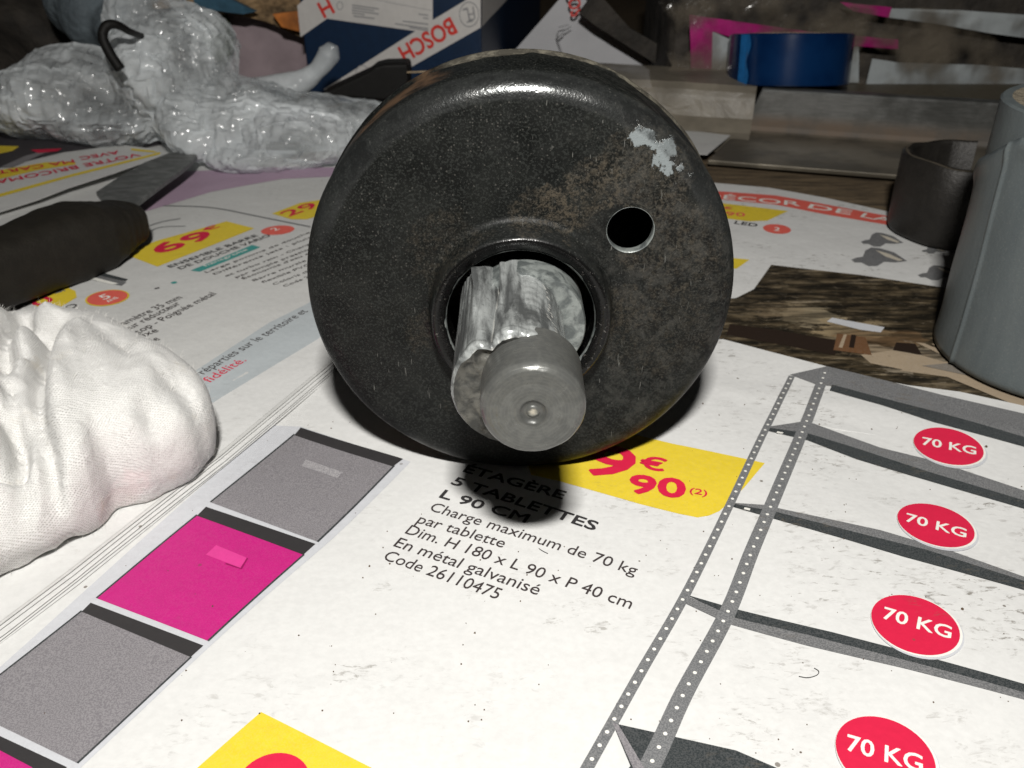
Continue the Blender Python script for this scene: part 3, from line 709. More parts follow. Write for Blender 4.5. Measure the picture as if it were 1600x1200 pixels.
# -- the thick brochure at the left
stack = empty('brochure_stack', (-110, 200, 0), 'thick open brochure at the left with shower adverts and a yellow 69 euro block', 'brochure')
dirE = [onsheet(*p, hL) for p in ((560, 528), (514, 571), (430, 641), (345, 711), (230, 800), (112, 893), (0, 977), (-100, 1050))]
back = [(-320, 130), (-320, 330), (-60, 345), (0, 335), (0, 195)]
for k in range(5):
    off = np.array([.55, -.45])*(4-k)*.55; j = rng.normal(size=2)*.12
    d = 0 if k == 4 else .0
    ed = [p+off*(1 if k < 4 else 1)+j+np.array([.12*math.sin(i*1.7+k*2.1), .10*math.cos(i*2.3+k)]) for i, p in enumerate(dirE)]
    hk = (lambda x, y, q=(4-k)*.36: hL(x, y)-q)
    drape('page', ed+[(-200, 40)]+back, hk, 0, M['paper' if k < 4 else 'paper_grey'], stack, maxlen=6, thick=.11)
KL = lambda name, pts, mat, lay=1, **k: pp(name, pts, hL, .06*lay+.02, M[mat], stack, **k)
TL = lambda t, a, b, cap, mat='ink_text', bold=0.0, lay=2, **k: ptext(t, a, b, cap, hL, .06*lay+.02, M[mat], stack, bold, **k)
KL('white_margin', [(497, 530), (560, 484), (560, 520), (514, 566), (345, 706), (230, 795), (112, 888), (0, 972), (-100, 1040), (-150, 960), (0, 860), (345, 622)], 'paper', 1)
KL('blue_band', [(560, 420), (560, 484), (497, 530), (345, 622), (200, 720), (150, 660), (290, 590), (420, 505), (480, 475)], 'ink_paleblue', 1)
KL('price_block', [(191, 396), (250, 375), (354, 346), (397.5, 357), (320, 388), (246, 417)], 'ink_yellow')
TL('69', (252, 397), (338, 369), 6.4, 'ink_red', .09); TL('€', (322, 362), (345, 355), 2.6, 'ink_red', .04)
TL('ENSEMBLE BARRE', (267, 419), (404, 369), 1.75, 'ink_black', .02); TL('DE DOUCHE VARIO', (283, 421.5), (424, 369), 1.75, 'ink_black', .02)
KL('teal_bar', [(298, 423), (394, 383), (407, 386.5), (312, 425)], 'ink_teal'); TL('hansgrohe', (322, 417), (388, 391), 1.2, 'ink_white', .01)
for t, a, L in (('Large pomme de douche', (323, 427), 175), ('Différents jets : pluie', (336, 430), 165), ('et turbo rain - Changement', (354, 433), 180), ('par simple pression', (369.5, 435), 130),
                ('Économie d\'eau et eau', (381, 437), 140), ('Barre murale', (397.5, 440), 88), ('flexible PVC', (411.5, 443), 80), ('Coloris chromé', (429, 446), 92), ('Code 26110', (445, 449), 70)):
    TL(t, a, (a[0]+L*.93, a[1]-L*.36), 1.15, 'ink_text', .0)
for t, a, b in (('diamètre 35 mm', (183, 514), (286, 466)), ('leur réducteur', (196, 520), (284, 475)), ('stop - Poignée métal', (212, 525), (339, 460)), ('fixe', (221, 529), (249, 518)), ('de', (237, 537), (251, 531))):
    TL(t, a, b, 2.3, 'ink_text', .003)
TL('réparties sur le territoire et', (319, 586), (482, 487), 2.35, 'ink_text', .004)
TL('fidélité.', (328, 599), (386, 564), 2.35, 'ink_red', .006)
c = onsheet(168, 466, hL); drape('red_badge', ellipse2(c, 4.9, sq=.95), hL, .14, M['ink_yellow'], stack); drape('red_badge', ellipse2(c, 4.5, sq=.95), hL, .20, M['ink_banner'], stack)
TL('5', (163, 470), (175, 466), 3.0, 'ink_white', .03, 4); TL('ANS', (170, 474), (186, 467), 1.3, 'ink_white', .02, 4)
KL('price_block', [(40, 470), (80, 448), (100, 447), (118, 455), (120, 465), (95, 480), (60, 480)], 'ink_yellow'); TL('0', (62, 480), (88, 469), 4.2, 'ink_red', .04)
TL('RO', (97, 490), (124, 478), 2.2, 'ink_black', .03)
KL('printed_tap', [(95, 452), (107, 437), (118, 425), (150, 427), (198, 441), (190, 447), (140, 437), (118, 441), (102, 455), (85, 460)], 'ink_midgrey')
KL('printed_tap', [(108, 432), (120, 423), (150, 424), (200, 437), (196, 440), (150, 430), (122, 430)], 'ink_dark', 2)
KL('printed_tap', [(108, 441), (120, 433), (150, 435), (185, 444), (176, 446), (145, 438), (118, 443)], 'ink_white', 3)
KL('price_block', [(425, 334), (470, 317), (520, 310), (520, 330), (480, 343), (455, 343)], 'ink_yellow'); TL('29', (452, 339), (500, 322), 5, 'ink_red', .04)
c = onsheet(434, 360, hL); drape('red_badge', ellipse2(c, 4.6, sq=.8, ang=.2), hL, .10, M['ink_banner'], stack); TL('2', (430, 362), (438, 359), 2.4, 'ink_white', .02, 3)
KL('lilac_area', [(180, 330), (280, 268), (420, 262), (540, 262), (540, 275), (440, 280), (330, 300), (230, 330)], 'ink_lilac')
def hline(pts, w, mat='ink_steel', K_=hL, par=stack):
    P = np.array([onsheet(*p, K_) for p in pts]); drape('printed_line', strip(smooth_path([(*p, 0) for p in P], 20)[:, :2], w, w), K_, .15, M[mat], par)
hline([(255, 322), (330, 325), (400, 338), (485, 355)], .7); hline([(225, 368), (250, 356), (290, 354)], .5); hline([(222, 358), (250, 348), (282, 342)], .6)
hline([(205, 371), (226, 366)], 1.3, 'ink_black'); hline([(213, 376), (220, 362)], 1.0, 'ink_black')
c = onsheet(272, 442, hL); drape('teal_mark', ellipse2(c, .8, 6), hL, .1, M['ink_teal'], stack)
hline([(242, 452), (249, 450)], .6, 'ink_black')

# -- curling page and pile behind the knife
pb = empty('flyer_page', (-180, 260, 3), 'curled page edge with yellow lines and upside-down red print beside the knife handle', 'brochure page')
drape('sheet', [onsheet(*p, hB) for p in ((-160, 372), (0, 331), (60, 312), (106, 294), (180, 270), (250, 245), (242, 233), (190, 226), (100, 238), (0, 262), (-160, 300))], hB, 0, M['paper_grey'], pb, thick=.12)
KB = lambda name, pts, mat, lay=1, **k: pp(name, pts, hB, .07*lay+.02, M[mat], pb, **k)
KB('yellow_highlight', [(-100, 283), (0, 266), (70, 254), (115, 252), (119, 257), (60, 266), (0, 280), (-100, 300)], 'ink_yellow')
KB('yellow_line', [(-100, 322), (0, 303), (110, 273), (250, 238), (251, 241), (110, 277), (0, 308), (-100, 328)], 'ink_yellow')
KB('yellow_line', [(205, 232), (240, 236), (246, 239), (220, 237), (205, 235)], 'ink_yellow')
ptext('VOTRE BRICOMA', (214, 240), (-10, 283), 4.2, hB, .18, M['ink_red'], pb, .03); ptext('AVEC', (184, 236), (124, 246), 4.2, hB, .18, M['ink_red'], pb, .03)
ptext('MA CARTE', (114, 250), (-20, 270), 4.0, hB, .22, M['ink_red'], pb, .03)
pc = empty('magazine', (-230, 300, 0), 'dark magazine with yellow and red printing at the far left edge, behind the curled page', 'magazine')
hC = lambda x, y: 4.6+0*np.asarray(x)
M['magdark'] = paper('dark_printed_cover', (.05, .045, .05), amt=.2)
drape('cover', [onsheet(*p, hC) for p in ((-260, 340), (0, 262), (100, 238), (190, 226), (250, 215), (200, 180), (-260, 180))], hC, 0, M['magdark'], pc, thick=2.5)
KC = lambda name, pts, mat, lay=1, **k: pp(name, pts, hC, .07*lay+.02, M[mat], pc, **k)
KC('printed_stripe', [(-100, 246), (0, 228), (30, 229), (20, 236), (-100, 262)], 'ink_yellow')
KC('printed_stripe', [(0, 262), (40, 244), (70, 236), (96, 234), (70, 240), (20, 262)], 'ink_grey', 2)
KC('printed_stripe', [(48, 235), (97, 233), (90, 237), (60, 240)], 'ink_red', 3)

# ------------------------------------------------------------------ the steel drum with its broken shaft
def lathe(prof, n, cen):                      # prof: list of (y, r, zc) rings round the horizontal axis
    V = []
    for (y, r, zc) in prof:
        t = np.linspace(0, 2*math.pi, n, endpoint=False)
        V += [(cen[0]+r*math.sin(a), y, zc+r*math.cos(a)) for a in t]
    return np.array(V), grid_faces(len(prof), n, True)
drum = empty('steel_drum', (1.3, 133.5, 0), 'black pressed steel drum standing on its rim, broken steel shaft pointing at the viewer', 'machine part')
HZ = 31.0
prof = []
prof += [(142.0, 31.9, 33), (142.4, 32.6, 33), (142.3, 33.15, 33), (141.8, 33.35, 33), (140.9, 33.3, 33), (140.3, 33.05, 33)]
prof += [(y, 33.0, 33) for y in np.linspace(139.8, 129, 16)]
for a in np.linspace(0, 90, 14): prof.append((128.6-3.6*math.sin(math.radians(a)), 29.4+3.6*math.cos(math.radians(a)), 33))
for k in np.linspace(.04, 1, 18): r = 29.4+(15.4-29.4)*k; prof.append((125.0-.12*math.sin(k*3.14), r, 33+(HZ-33)*k))
for a in np.linspace(12, 90, 8): prof.append((125-1.3*(1-math.cos(math.radians(a))), 15.4-1.5*math.sin(math.radians(a)), HZ))
prof += [(123.0, 13.75, HZ), (121.8, 13.6, HZ)]
for a in np.linspace(0, 90, 8): prof.append((121.3-.9*math.sin(math.radians(a)), 12.75+.8*math.cos(math.radians(a)), HZ))
prof += [(120.55, 12.2, HZ), (120.9, 11.7, HZ), (121.15, 11.35, HZ), (121.5, 11.15, HZ), (123, 11.1, HZ), (126.6, 11.1, HZ), (126.8, 15.5, HZ), (126.8, 28.6, 33), (129, 31.2, 33), (142.0, 31.8, 33)]
V, F = lathe(prof, 288, DC)
ang = np.arctan2(V[:, 0]-1.3, V[:, 2]-33)
rr = np.hypot(V[:, 0]-1.3, V[:, 2]-33)
w = np.clip((rr-20)/12, 0, 1)*np.clip((V[:, 2]-6)/10, 0, 1)
n1 = fbm(V, .06, 3); V[:, 1] += .22*n1*w
rad = .16*fbm(V+50, .09, 3)*w*np.clip((V[:, 1]-127)/8, 0, 1)
V[:, 0] += rad*np.sin(ang); V[:, 2] += rad*np.cos(ang)
shell = mk('drum_shell', V, [f[::-1] for f in F], M['drum'], drum, sharp=38)
cut_v, cut_f = [], []
t = np.linspace(0, 2*math.pi, 64, endpoint=False)
for y in (118, 135): cut_v += [(17.35+3.5*math.cos(a), y, 43.9+3.5*math.sin(a)) for a in t]
cut_f = grid_faces(2, 64, True)+[tuple(range(64))[::-1], tuple(range(64, 128))]
cut = mk('cutter', cut_v, cut_f, M['drum'], drum, smooth=False)
bm = bmesh.new(); bm.from_mesh(cut.data); bmesh.ops.recalc_face_normals(bm, faces=bm.faces[:]); bm.to_mesh(cut.data); bm.free()
bm = bmesh.new(); bm.from_mesh(shell.data)
# close the profile into a solid and fix the normals before cutting
n = 288; last = (len(prof)-1)*n; bm.verts.ensure_lookup_table()
for j in range(n): bm.faces.new((bm.verts[j], bm.verts[(j+1) % n], bm.verts[last+(j+1) % n], bm.verts[last+j]))
bmesh.ops.recalc_face_normals(bm, faces=bm.faces[:]); bm.to_mesh(shell.data); bm.free()
bo = shell.modifiers.new('hole', 'BOOLEAN'); bo.object = cut; bo.operation = 'DIFFERENCE'; bo.solver = 'EXACT'
dg = bpy.context.evaluated_depsgraph_get(); me = bpy.data.meshes.new_from_object(shell.evaluated_get(dg))
shell.modifiers.clear(); shell.data = me; me.shade_smooth(); me.set_sharp_from_angle(angle=math.radians(38))
bpy.data.objects.remove(cut)
# added dull black plate: closes the drum's back so the inside stays dark
V, F = lathe([(141.2, 31.85, 33), (141.2, .01, 33), (141.9, .01, 33), (141.9, 31.85, 33), (141.2, 31.85, 33)], 96, DC)
mk('blackout_plate', V, F, M['dark'], drum, sharp=30)
# rim of bare metal round the small hole
V = []
for (y, r) in ((124.86, 3.54), (124.82, 3.49), (125.4, 3.40), (126.6, 3.42)):
    V += [(17.35+r*math.cos(a), y, 43.9+r*math.sin(a)) for a in t]
mk('hole_rim', V, grid_faces(4, 64, True), M['washer'], drum)
# worn, chipped edge of the collar bore
V = []; nn = 220
for k in range(nn):
    a = 2*math.pi*k/nn; q = .0+.26*max(0, float(fbm(np.array([[math.cos(a)*9, math.sin(a)*9, 3.0]]), .8, 4)[0])); s, c_ = math.sin(a), math.cos(a)
    V += [(1.3+(11.24+q)*s, 121.12-q*.6, HZ+(11.24+q)*c_), (1.3+11.22*s, 121.20, HZ+11.22*c_), (1.3+11.09*s, 121.45, HZ+11.09*c_), (1.3+11.09*s, 121.55, HZ+11.09*c_)]
F = []
for k in range(nn):
    a, b = k*4, ((k+1) % nn)*4
    for i in range(3): F.append((a+i, b+i, b+i+1, a+i+1))
mk('bore_edge', V, F, M['washer'], drum)
# washer seen inside the bore
V, F = lathe([(126, 8.6, 31.3), (118.9, 8.7, 31.3), (118.5, 8.5, 31.3), (118.4, 8.1, 31.3), (118.45, 5, 31.3), (118.5, .01, 31.3)], 96, (2.2, 0, 0))
V[:, 1] += .10*fbm(V, .5, 3); mk('washer', V, [f[::-1] for f in F], M['washer'], drum, sharp=40)
# thick shaft with torn flutes
SX, SZ, SR = 0.35, 33.0, 8.1
nu, nv = 300, 170
ys = np.linspace(124.5, 96.8, nv); th = np.linspace(-math.pi, math.pi, nu, endpoint=False)
TH, YY = np.meshgrid(th, ys)
dgr = np.degrees(TH); Rr = np.full_like(TH, SR)
fr = (124.5-YY)/27.0                          # 0 inside .. 1 at the front
g = lambda a, w: np.exp(-((dgr-a)/w)**2)
wob = 1.6*np.sin(YY*.40)+.8*np.sin(YY*1.1+1)
inn = np.clip(1.25-fr*1.05, 0, 1)**.6
Rr -= 3.3*np.exp(-np.abs((dgr+26-wob*.5)/6.5)**1.6)*inn                                       # V shaped gouge
Rr += 1.7*np.exp(-np.abs((dgr+40.5-wob*.3)/4.5)**1.3)*np.clip(1.15-fr*1.5, 0, 1)*np.clip(fr*9-.6, 0, 1)                            # raised lip beside it
Rr -= .25*np.exp(-((dgr+11)/6)**2)*inn
Rr -= 1.25*np.clip((dgr+24)/12, 0, 1)*np.clip((115-dgr)/40, 0, 1)*np.clip((.93-fr)/.35, 0, 1)
Rr -= .16*(np.sin(dgr*.42)**10)*(dgr < -46)*(dgr > -100)*np.clip(1.2-fr, 0, 1)
Rr -= .22*np.exp(-((dgr-9)/3.0)**2)*inn
Rr += .035*np.sin(YY*3.1+dgr*.04+.8*np.sin(dgr*.2))*np.clip((dgr-8)/6, 0, 1)*(dgr < 70)
Rr -= .25*np.clip((dgr-20)/50, 0, 1)*(dgr < 110)
P3 = np.stack([SX+SR*np.sin(TH), YY, SZ+SR*np.cos(TH)], -1)
Rr += .05*fbm(P3*np.array([1, .3, 1]), .7, 3)+.05*crumple(P3*np.array([1, .25, 1]), .30, 5, 5)
lipw = np.clip(1.05-np.abs((dgr+20)/38)**6, 0, 1)
ragged = fbm(P3*np.array([1, 0, 1])+9, .22, 3)
ridge = np.exp(-((YY-(98.0+ragged*.9))/.55)**2)
Rr += lipw*ridge*(.22+.40*fbm(P3, .22, 2))
Rr -= lipw*np.clip((97.5+ragged*.9-YY)/.5, 0, 1)*(.65+.4*fbm(P3, .6, 3))
Rr -= (1-lipw)*np.clip((97.6-YY)/.8, 0, 1)*.40
V = np.stack([SX+Rr*np.sin(TH), YY, SZ+Rr*np.cos(TH)], -1).reshape(-1, 3)
shaft = mk('shaft', V, grid_faces(nv, nu, True), M['shaft'], drum, sharp=60)
rings = []
Rl = Rr[-1]
for k, q in enumerate(np.linspace(1, 0.02, 40)):
    X = SX+Rl*q*np.sin(th); Z = SZ+Rl*q*np.cos(th); P = np.stack([X, 0*X, Z], -1); w_ = min(1, (1-q)*7)
    hol = np.clip((Z-33.5)/3, 0, 1)*np.clip((2.5-X)/3, 0, 1)
    y = 96.8+w_*(.22*fbm(P, .35, 4)+.18*crumple(P, .3, 6, 8)+hol*(.5+.4*fbm(P+9, .4, 3)))
    rings.append(np.stack([X, y, Z], -1))
mk('fracture_face', np.array(rings).reshape(-1, 3), grid_faces(40, nu, True), M['fracture'], shaft)
# eccentric pin
pr = [(99.5, 6.35), (97.5, 6.35), (94, 6.35)]+[(91.45-1.5*math.sin(math.radians(q)), 4.85+1.5*math.cos(math.radians(q))) for q in range(0, 91, 10)]+[(89.90, 4.5), (89.80, 4.0), (89.83, 3.0), (89.80, 2.3), (89.72, 1.95), (89.78, 1.65), (90.0, 1.35), (90.1, 1.15), (90.05, .9), (89.85, .6), (89.78, .3), (89.75, .02)]
prd = []
for (a, b) in zip(pr[:-1], pr[1:]):
    for k in range(3): prd.append((a[0]+(b[0]-a[0])*k/3, a[1]+(b[1]-a[1])*k/3, 34.3))
prd.append((*pr[-1], 34.3))
V, F = lathe(prd, 160, (2.5, 0, 0)); V[:, 1] += .05*fbm(V, .7, 4); V[:, 2] += .05*fbm(V+20, .7, 3)
mk('eccentric_pin', V, [f[::-1] for f in F], M['pin'], shaft, sharp=35)

# ------------------------------------------------------------------ the white knitted rag
out_px = [(345, 700), (343, 735), (318, 765), (290, 782), (240, 800), (190, 812), (165, 845), (110, 880), (60, 905), (0, 932), (-80, 960), (-200, 990), (-330, 900), (-350, 760), (-250, 640), (-120, 590), (0, 570), (90, 568), (170, 578), (245, 622), (300, 650), (334, 676)]
O = np.array([G(*p, 1.0) for p in out_px]); cen = G(60, 745, 1.0)
dv = O-cen; oa = np.unwrap(np.arctan2(dv[:, 1], dv[:, 0])); orr = np.hypot(dv[:, 0], dv[:, 1])
if oa[-1] < oa[0]: oa = oa[::-1]; orr = orr[::-1]
na, nrr = 720, 300
A = np.linspace(oa[0], oa[0]+2*math.pi, na, endpoint=False)
oa2 = np.r_[oa-2*math.pi, oa, oa+2*math.pi]; or2 = np.r_[orr, orr, orr]
RA = np.interp(A, oa2, or2); kern = np.hanning(25); kern /= kern.sum(); RA = np.convolve(np.r_[RA[-12:], RA, RA[:12]], kern, 'valid')
HT = 19.0
u = np.linspace(0.004, 1, nrr)
# radial profile: flat top, round shoulder, tucked under at the foot
phi = u*math.radians(128)
prr = np.where(u < .02, 0, 1)*0+np.sin(np.minimum(phi, math.pi/2))**.8
prr = np.where(phi > math.pi/2, 1-.10*(1-np.cos(phi-math.pi/2))/(1-math.cos(math.radians(38))), prr)
pz = np.where(phi <= math.pi/2, .38+.62*np.cos(phi)**.75, .38-.38*np.sin(phi-math.pi/2)/math.sin(math.radians(38)))
AA, UU = np.meshgrid(A, u); PR = np.interp(UU, u, prr); PZ = np.interp(UU, u, pz)
RR = RA[None, :]*PR
X = cen[0]+RR*np.cos(AA); Y = cen[1]+RR*np.sin(AA); Z = 1.6+HT*PZ
creases = [  # (pixels on the rag, depth, width, step)
    ([(88, 545), (95, 570), (80, 620), (78, 680), (88, 740), (70, 800), (30, 845), (-40, 870)], 4.2, 1.5, 3.0),
    ([(60, 520), (20, 560), (15, 620), (30, 680), (20, 740), (-60, 760)], 3.4, 1.3, -1.6),
    ([(-60, 600), (-30, 660), (30, 700), (40, 760), (10, 800), (-60, 810)], 2.6, 1.3, 1.4),
    ([(200, 800), (150, 830), (90, 858), (20, 885), (-60, 905)], 3.6, 1.2, 2.0),
    ([(165, 690), (190, 740), (160, 800), (110, 850), (50, 880)], 2.6, 1.7, 1.7),
    ([(240, 650), (246, 700), (232, 750), (196, 806)], 1.9, 1.8, 1.2),
    ([(88, 545), (130, 560), (160, 620), (170, 690)], .9, 2.0, .6),
    ([(88, 545), (150, 545), (220, 590), (300, 640)], .7, 2.2, .5),
    ([(40, 520), (70, 548), (110, 548)], 2.6, 1.3, 1.2),
    ([(285, 610), (318, 660), (312, 740)], 1.2, 1.5, .9),
    ([(200, 560), (215, 620), (190, 690), (205, 750)], .8, 1.6, .5),
    ([(300, 600), (255, 640), (262, 700), (250, 770)], .7, 1.5, -.5),
    ([(110, 590), (135, 660), (125, 740), (150, 790)], .9, 1.4, .6),
    ([(230, 770), (180, 790), (140, 780)], 1.0, 1.2, .6),
    ([(-100, 560), (-20, 590), (60, 600)], 2.2, 1.6, 1.0)]
Q = np.stack([X, Y], -1).reshape(-1, 2); dz = np.zeros(len(Q))
for pts, dep, wd, st in creases:
    P = smooth_path([(*G(*p, 14.0), 0) for p in pts], 50)[:, :2]
    best = np.full(len(Q), 1e9); sg = np.zeros(len(Q)); tt = np.zeros(len(Q))
    for i in range(len(P)-1):
        a, b = P[i], P[i+1]; ab = b-a; L2 = ab@ab; t_ = np.clip((Q-a)@ab/L2, 0, 1); d_ = Q-(a+t_[:, None]*ab); dist = np.hypot(d_[:, 0], d_[:, 1])
        m_ = dist < best; best[m_] = dist[m_]; sg[m_] = np.sign(ab[0]*d_[m_, 1]-ab[1]*d_[m_, 0]); tt[m_] = (i+t_[m_])/(len(P)-1)
    fade = np.clip(np.minimum(tt, 1-tt)*7+.15, 0, 1)
    sd = best*sg
    dz += fade*(-dep*np.exp(-(best/wd)**1.4)+st*np.exp(-best/5.5)*np.tanh(sd/.9)+dep*.35*np.exp(-((best-wd*2.6)/(wd*1.6))**2))
Pn = np.stack([X, Y, Z], -1).reshape(-1, 3)
low = 1.4*fbm(Pn, .045, 2)+.45*fbm(Pn+9, .14, 3)+.42*crumple(Pn, .07, 6, 11)+.12*crumple(Pn, .2, 6, 12)
topw = np.clip(PZ.reshape(-1)*1.5-.15, 0, 1)
inw = np.clip(1-UU.reshape(-1)*1.0, 0, 1)
Zf = Z.reshape(-1)+(dz*1.4+low)*topw*np.clip(UU.reshape(-1)*40, 0, 1)
rad_d = (.9*fbm(Pn+70, .10, 3)+.6*crumple(Pn, .06, 5, 13)+.5*dz)*np.clip(UU.reshape(-1)*1.4-.4, 0, 1)*(1-.6*topw)
Xf = X.reshape(-1)+rad_d*np.cos(AA.reshape(-1)); Yf = Y.reshape(-1)+rad_d*np.sin(AA.reshape(-1))
Zf = np.maximum(Zf, 1.3)
rag = mk('rag', np.stack([Xf, Yf, Zf], -1), grid_faces(nrr, na, True)+[tuple(range(na))[::-1], tuple(range((nrr-1)*na, nrr*na))], M['knit'], None, loc=(cen[0], cen[1], 1.3))
r = rag.modifiers.new('r', 'REMESH'); r.mode = 'VOXEL'; r.voxel_size = .85*S; r.adaptivity = 0
dg = bpy.context.evaluated_depsgraph_get(); me = bpy.data.meshes.new_from_object(rag.evaluated_get(dg)); rag.modifiers.clear(); rag.data = me
RL = np.array([cen[0], cen[1], 1.3]); co = get_co(me)/S+RL; no = get_co(me, 'normal')
x = co+no*(.6*fbm(co, .10, 2)+.5*crumple(co, .06, 5, 95))[:, None]
x = buckle(me, co, x, .045, .024, ((110, .36), (40, .20), (20, .08)), floor=1.3)
me.vertices.foreach_set('co', ((x-RL)*S).reshape(-1)); me.update()
uvl = me.uv_layers.new(name='knit'); ll = np.zeros(len(me.loops), dtype=np.int64); me.loops.foreach_get('vertex_index', ll)
uvd = np.stack([(co[:, 0]-co[:, 2])/.42, (co[:, 1]+co[:, 2])/.50], -1)[ll].astype(np.float32).reshape(-1); uvl.data.foreach_set('uv', uvd)
sb = rag.modifiers.new('s', 'SUBSURF'); sb.levels = 2; sb.render_levels = 2
dg = bpy.context.evaluated_depsgraph_get(); me = bpy.data.meshes.new_from_object(rag.evaluated_get(dg)); rag.modifiers.clear(); rag.data = me; me.shade_smooth()
if not me.materials: me.materials.append(M['knit'])
fz = []; fzF = []
vn = get_co(rag.data, 'normal'); RP = get_co(rag.data)/S+RL
for i in rng.choice(np.arange(len(RP)), 5200, replace=False):
    p = RP[i]; 
    if p[0] < -95 or p[2] < 1.6: continue
    d = vn[i]+rng.normal(size=3)*.75; d /= np.linalg.norm(d); L_ = rng.uniform(.4, 1.5); b2 = rng.normal(size=3)*.5; w = np.cross(d, [0, 1, .3]); w = w/np.linalg.norm(w)*.022
    b_ = len(fz); q1 = p+d*L_*.5+b2*.15; q2 = p+d*L_+b2*L_*.6
    fz += [p-w, p+w, q1+w*.8, q1-w*.8, q2]; fzF += [(b_, b_+1, b_+2, b_+3), (b_+3, b_+2, b_+4)]
M['fibre'] = drop('cotton_fibre', (.62, .61, .58), .9, spec=.1)
mk('fibres', fz, fzF, M['fibre'], rag, smooth=False)['kind'] = 'stuff'
tag(rag, 'crumpled white knitted cotton rag with a faint pink stain, lying on the left brochure', 'rag')

# ------------------------------------------------------------------ knife at the left
kn = empty('putty_knife', (-150, 225, 4), 'short blunt blade with a thick black rubber handle lying beside the plastic bag', 'knife')
a0 = D(-150, 452, 205); a0[2] = 12
ctr = [(-170, 168, 12), None]
p_end = np.array([*G(198, 344, 9), 9.0]); p_far = np.array([*G(-160, 482, 12), 12.0])
dirv = p_end-p_far; Lh = np.linalg.norm(dirv); dirv /= Lh; side = np.cross(dirv, [0, 0, 1]); side /= np.linalg.norm(side); upv = np.cross(side, dirv)
V = []; ns = 110; nk = 48
prof_s = [0, .1, .3, .5, .65, .78, .88, .94, .975, 1.0]; prof_w = [7.6, 8, 8.3, 8.6, 9.8, 10.3, 9.2, 8.2, 7.9, 7.3]; prof_h = [6.6, 7.2, 7.7, 8.0, 8.8, 8.6, 6.8, 5.8, 5.6, 5.2]
for i in range(ns):
    s = i/(ns-1); w_ = np.interp(s, prof_s, prof_w); h_ = np.interp(s, prof_s, prof_h)
    if s > .84: q = 1+.015*math.sin((s-.84)*150); w_ *= q; h_ *= q
    for k in range(nk):
        t_ = 2*math.pi*k/nk; cs, sn = math.cos(t_), math.sin(t_)
        V.append(p_far+dirv*Lh*s+side*w_*math.copysign(abs(cs)**.62, cs)+upv*h_*math.copysign(abs(sn)**.62, sn))
F = grid_faces(ns, nk, True)+[tuple(range(nk))[::-1], tuple(range((ns-1)*nk, ns*nk))]
V = np.array(V); V += .12*fbm(V, .25, 3)[:, None]*upv
mk('handle', V, F, M['handle'], kn, sharp=50)
# blade: outline on its own tilted plane
bl = [(150, 300), (185, 277), (225, 254), (262, 240), (290, 235), (303, 236), (308, 242), (301, 252), (280, 269), (256, 286), (232, 304), (208, 322), (180, 340)]
B = np.array([[*G(x, y, 7.5), 7.5] for x, y in bl]); n = len(B)
B2 = B.copy(); B2[:, 2] -= 1.1; cenb = B.mean(0); B3 = cenb+(B-cenb)*.93; B3[:, 2] += .35
V = np.vstack([B3, B, B2]); F = [tuple(range(n))[::-1], tuple(range(2*n, 3*n))]+grid_faces(3, n, True)
bld = mk('blade', V, F, M['blade'], kn, sharp=30)
bm = bmesh.new(); bm.from_mesh(bld.data); bmesh.ops.recalc_face_normals(bm, faces=bm.faces[:]); bm.to_mesh(bld.data); bm.free()

# ------------------------------------------------------------------ crumpled plastic bag
def lumps(name, L, voxel, mat, crum, loc, seed=1, film_grow=0):
    V = []; F = []
    for (px, py, y, rx, ry, ryd) in L:
        c = D(px, py, y); s = pxmm(y, c[2]); bm = bmesh.new(); bmesh.ops.create_icosphere(bm, subdivisions=4, radius=1)
        k = len(V); A_ = np.array([v.co[:] for v in bm.verts])*np.array([rx/s, ryd, ry/s]); A_[:, 2] = np.maximum(A_[:, 2]+c[2], 2.2); A_[:, :2] += c[:2]
        V += A_.tolist(); F += [[k+v.index for v in f.verts] for f in bm.faces]; bm.free()
    o = mk(name, V, F, mat, None, loc=loc)
    r = o.modifiers.new('r', 'REMESH'); r.mode = 'VOXEL'; r.voxel_size = voxel*S; r.adaptivity = 0
    sm = o.modifiers.new('s', 'SMOOTH'); sm.factor = .8; sm.iterations = 8
    dg = bpy.context.evaluated_depsgraph_get(); me = bpy.data.meshes.new_from_object(o.evaluated_get(dg)); o.modifiers.clear(); o.data = me
    nV = len(me.vertices); co = np.zeros(nV*3); me.vertices.foreach_get('co', co); co = co.reshape(-1, 3)/S+np.array(loc)
    no = np.zeros(nV*3); me.vertices.foreach_get('normal', no); no = no.reshape(-1, 3)
    if not me.materials: me.materials.append(mat)
    c2 = co+no*crum(co)[:, None]
    if film_grow:                          # the film is larger than the bulk it wraps, so it buckles into folds
        x = c2+no*(.8*fbm(c2, .16, 2)+.8*crumple(c2*np.array([1, 1, .6]), .08, 5, 91))[:, None]
        c2 = buckle(me, c2, x, film_grow, .0070, ((220, .22), (60, .10), (30, .04)), floor=1.9)
    c2[:, 2] = np.maximum(c2[:, 2], 1.9)
    me.vertices.foreach_set('co', ((c2-np.array(loc))*S).reshape(-1)); me.update(); me.shade_smooth()
    if film_grow: me.set_sharp_from_angle(angle=math.radians(55))
    return o
bag = lumps('plastic_bag', [(110, 145, 335, 115, 62, 28), (60, 155, 340, 60, 48, 25), (175, 180, 330, 110, 42, 24), (265, 120, 335, 88, 95, 26), (235, 40, 345, 62, 85, 16), (300, 90, 340, 70, 80, 20),
                            (360, 185, 322, 120, 58, 28), (470, 203, 314, 110, 48, 26), (560, 208, 325, 70, 46, 26), (410, 232, 305, 85, 26, 18), (330, 200, 318, 60, 36, 16)], 1.0, M['bag'],
            lambda P: 5.5*crumple(P, .022, 6, 21)+1.5*crumple(P, .05, 5, 22), (-95, 325, 2), 1, film_grow=.17)
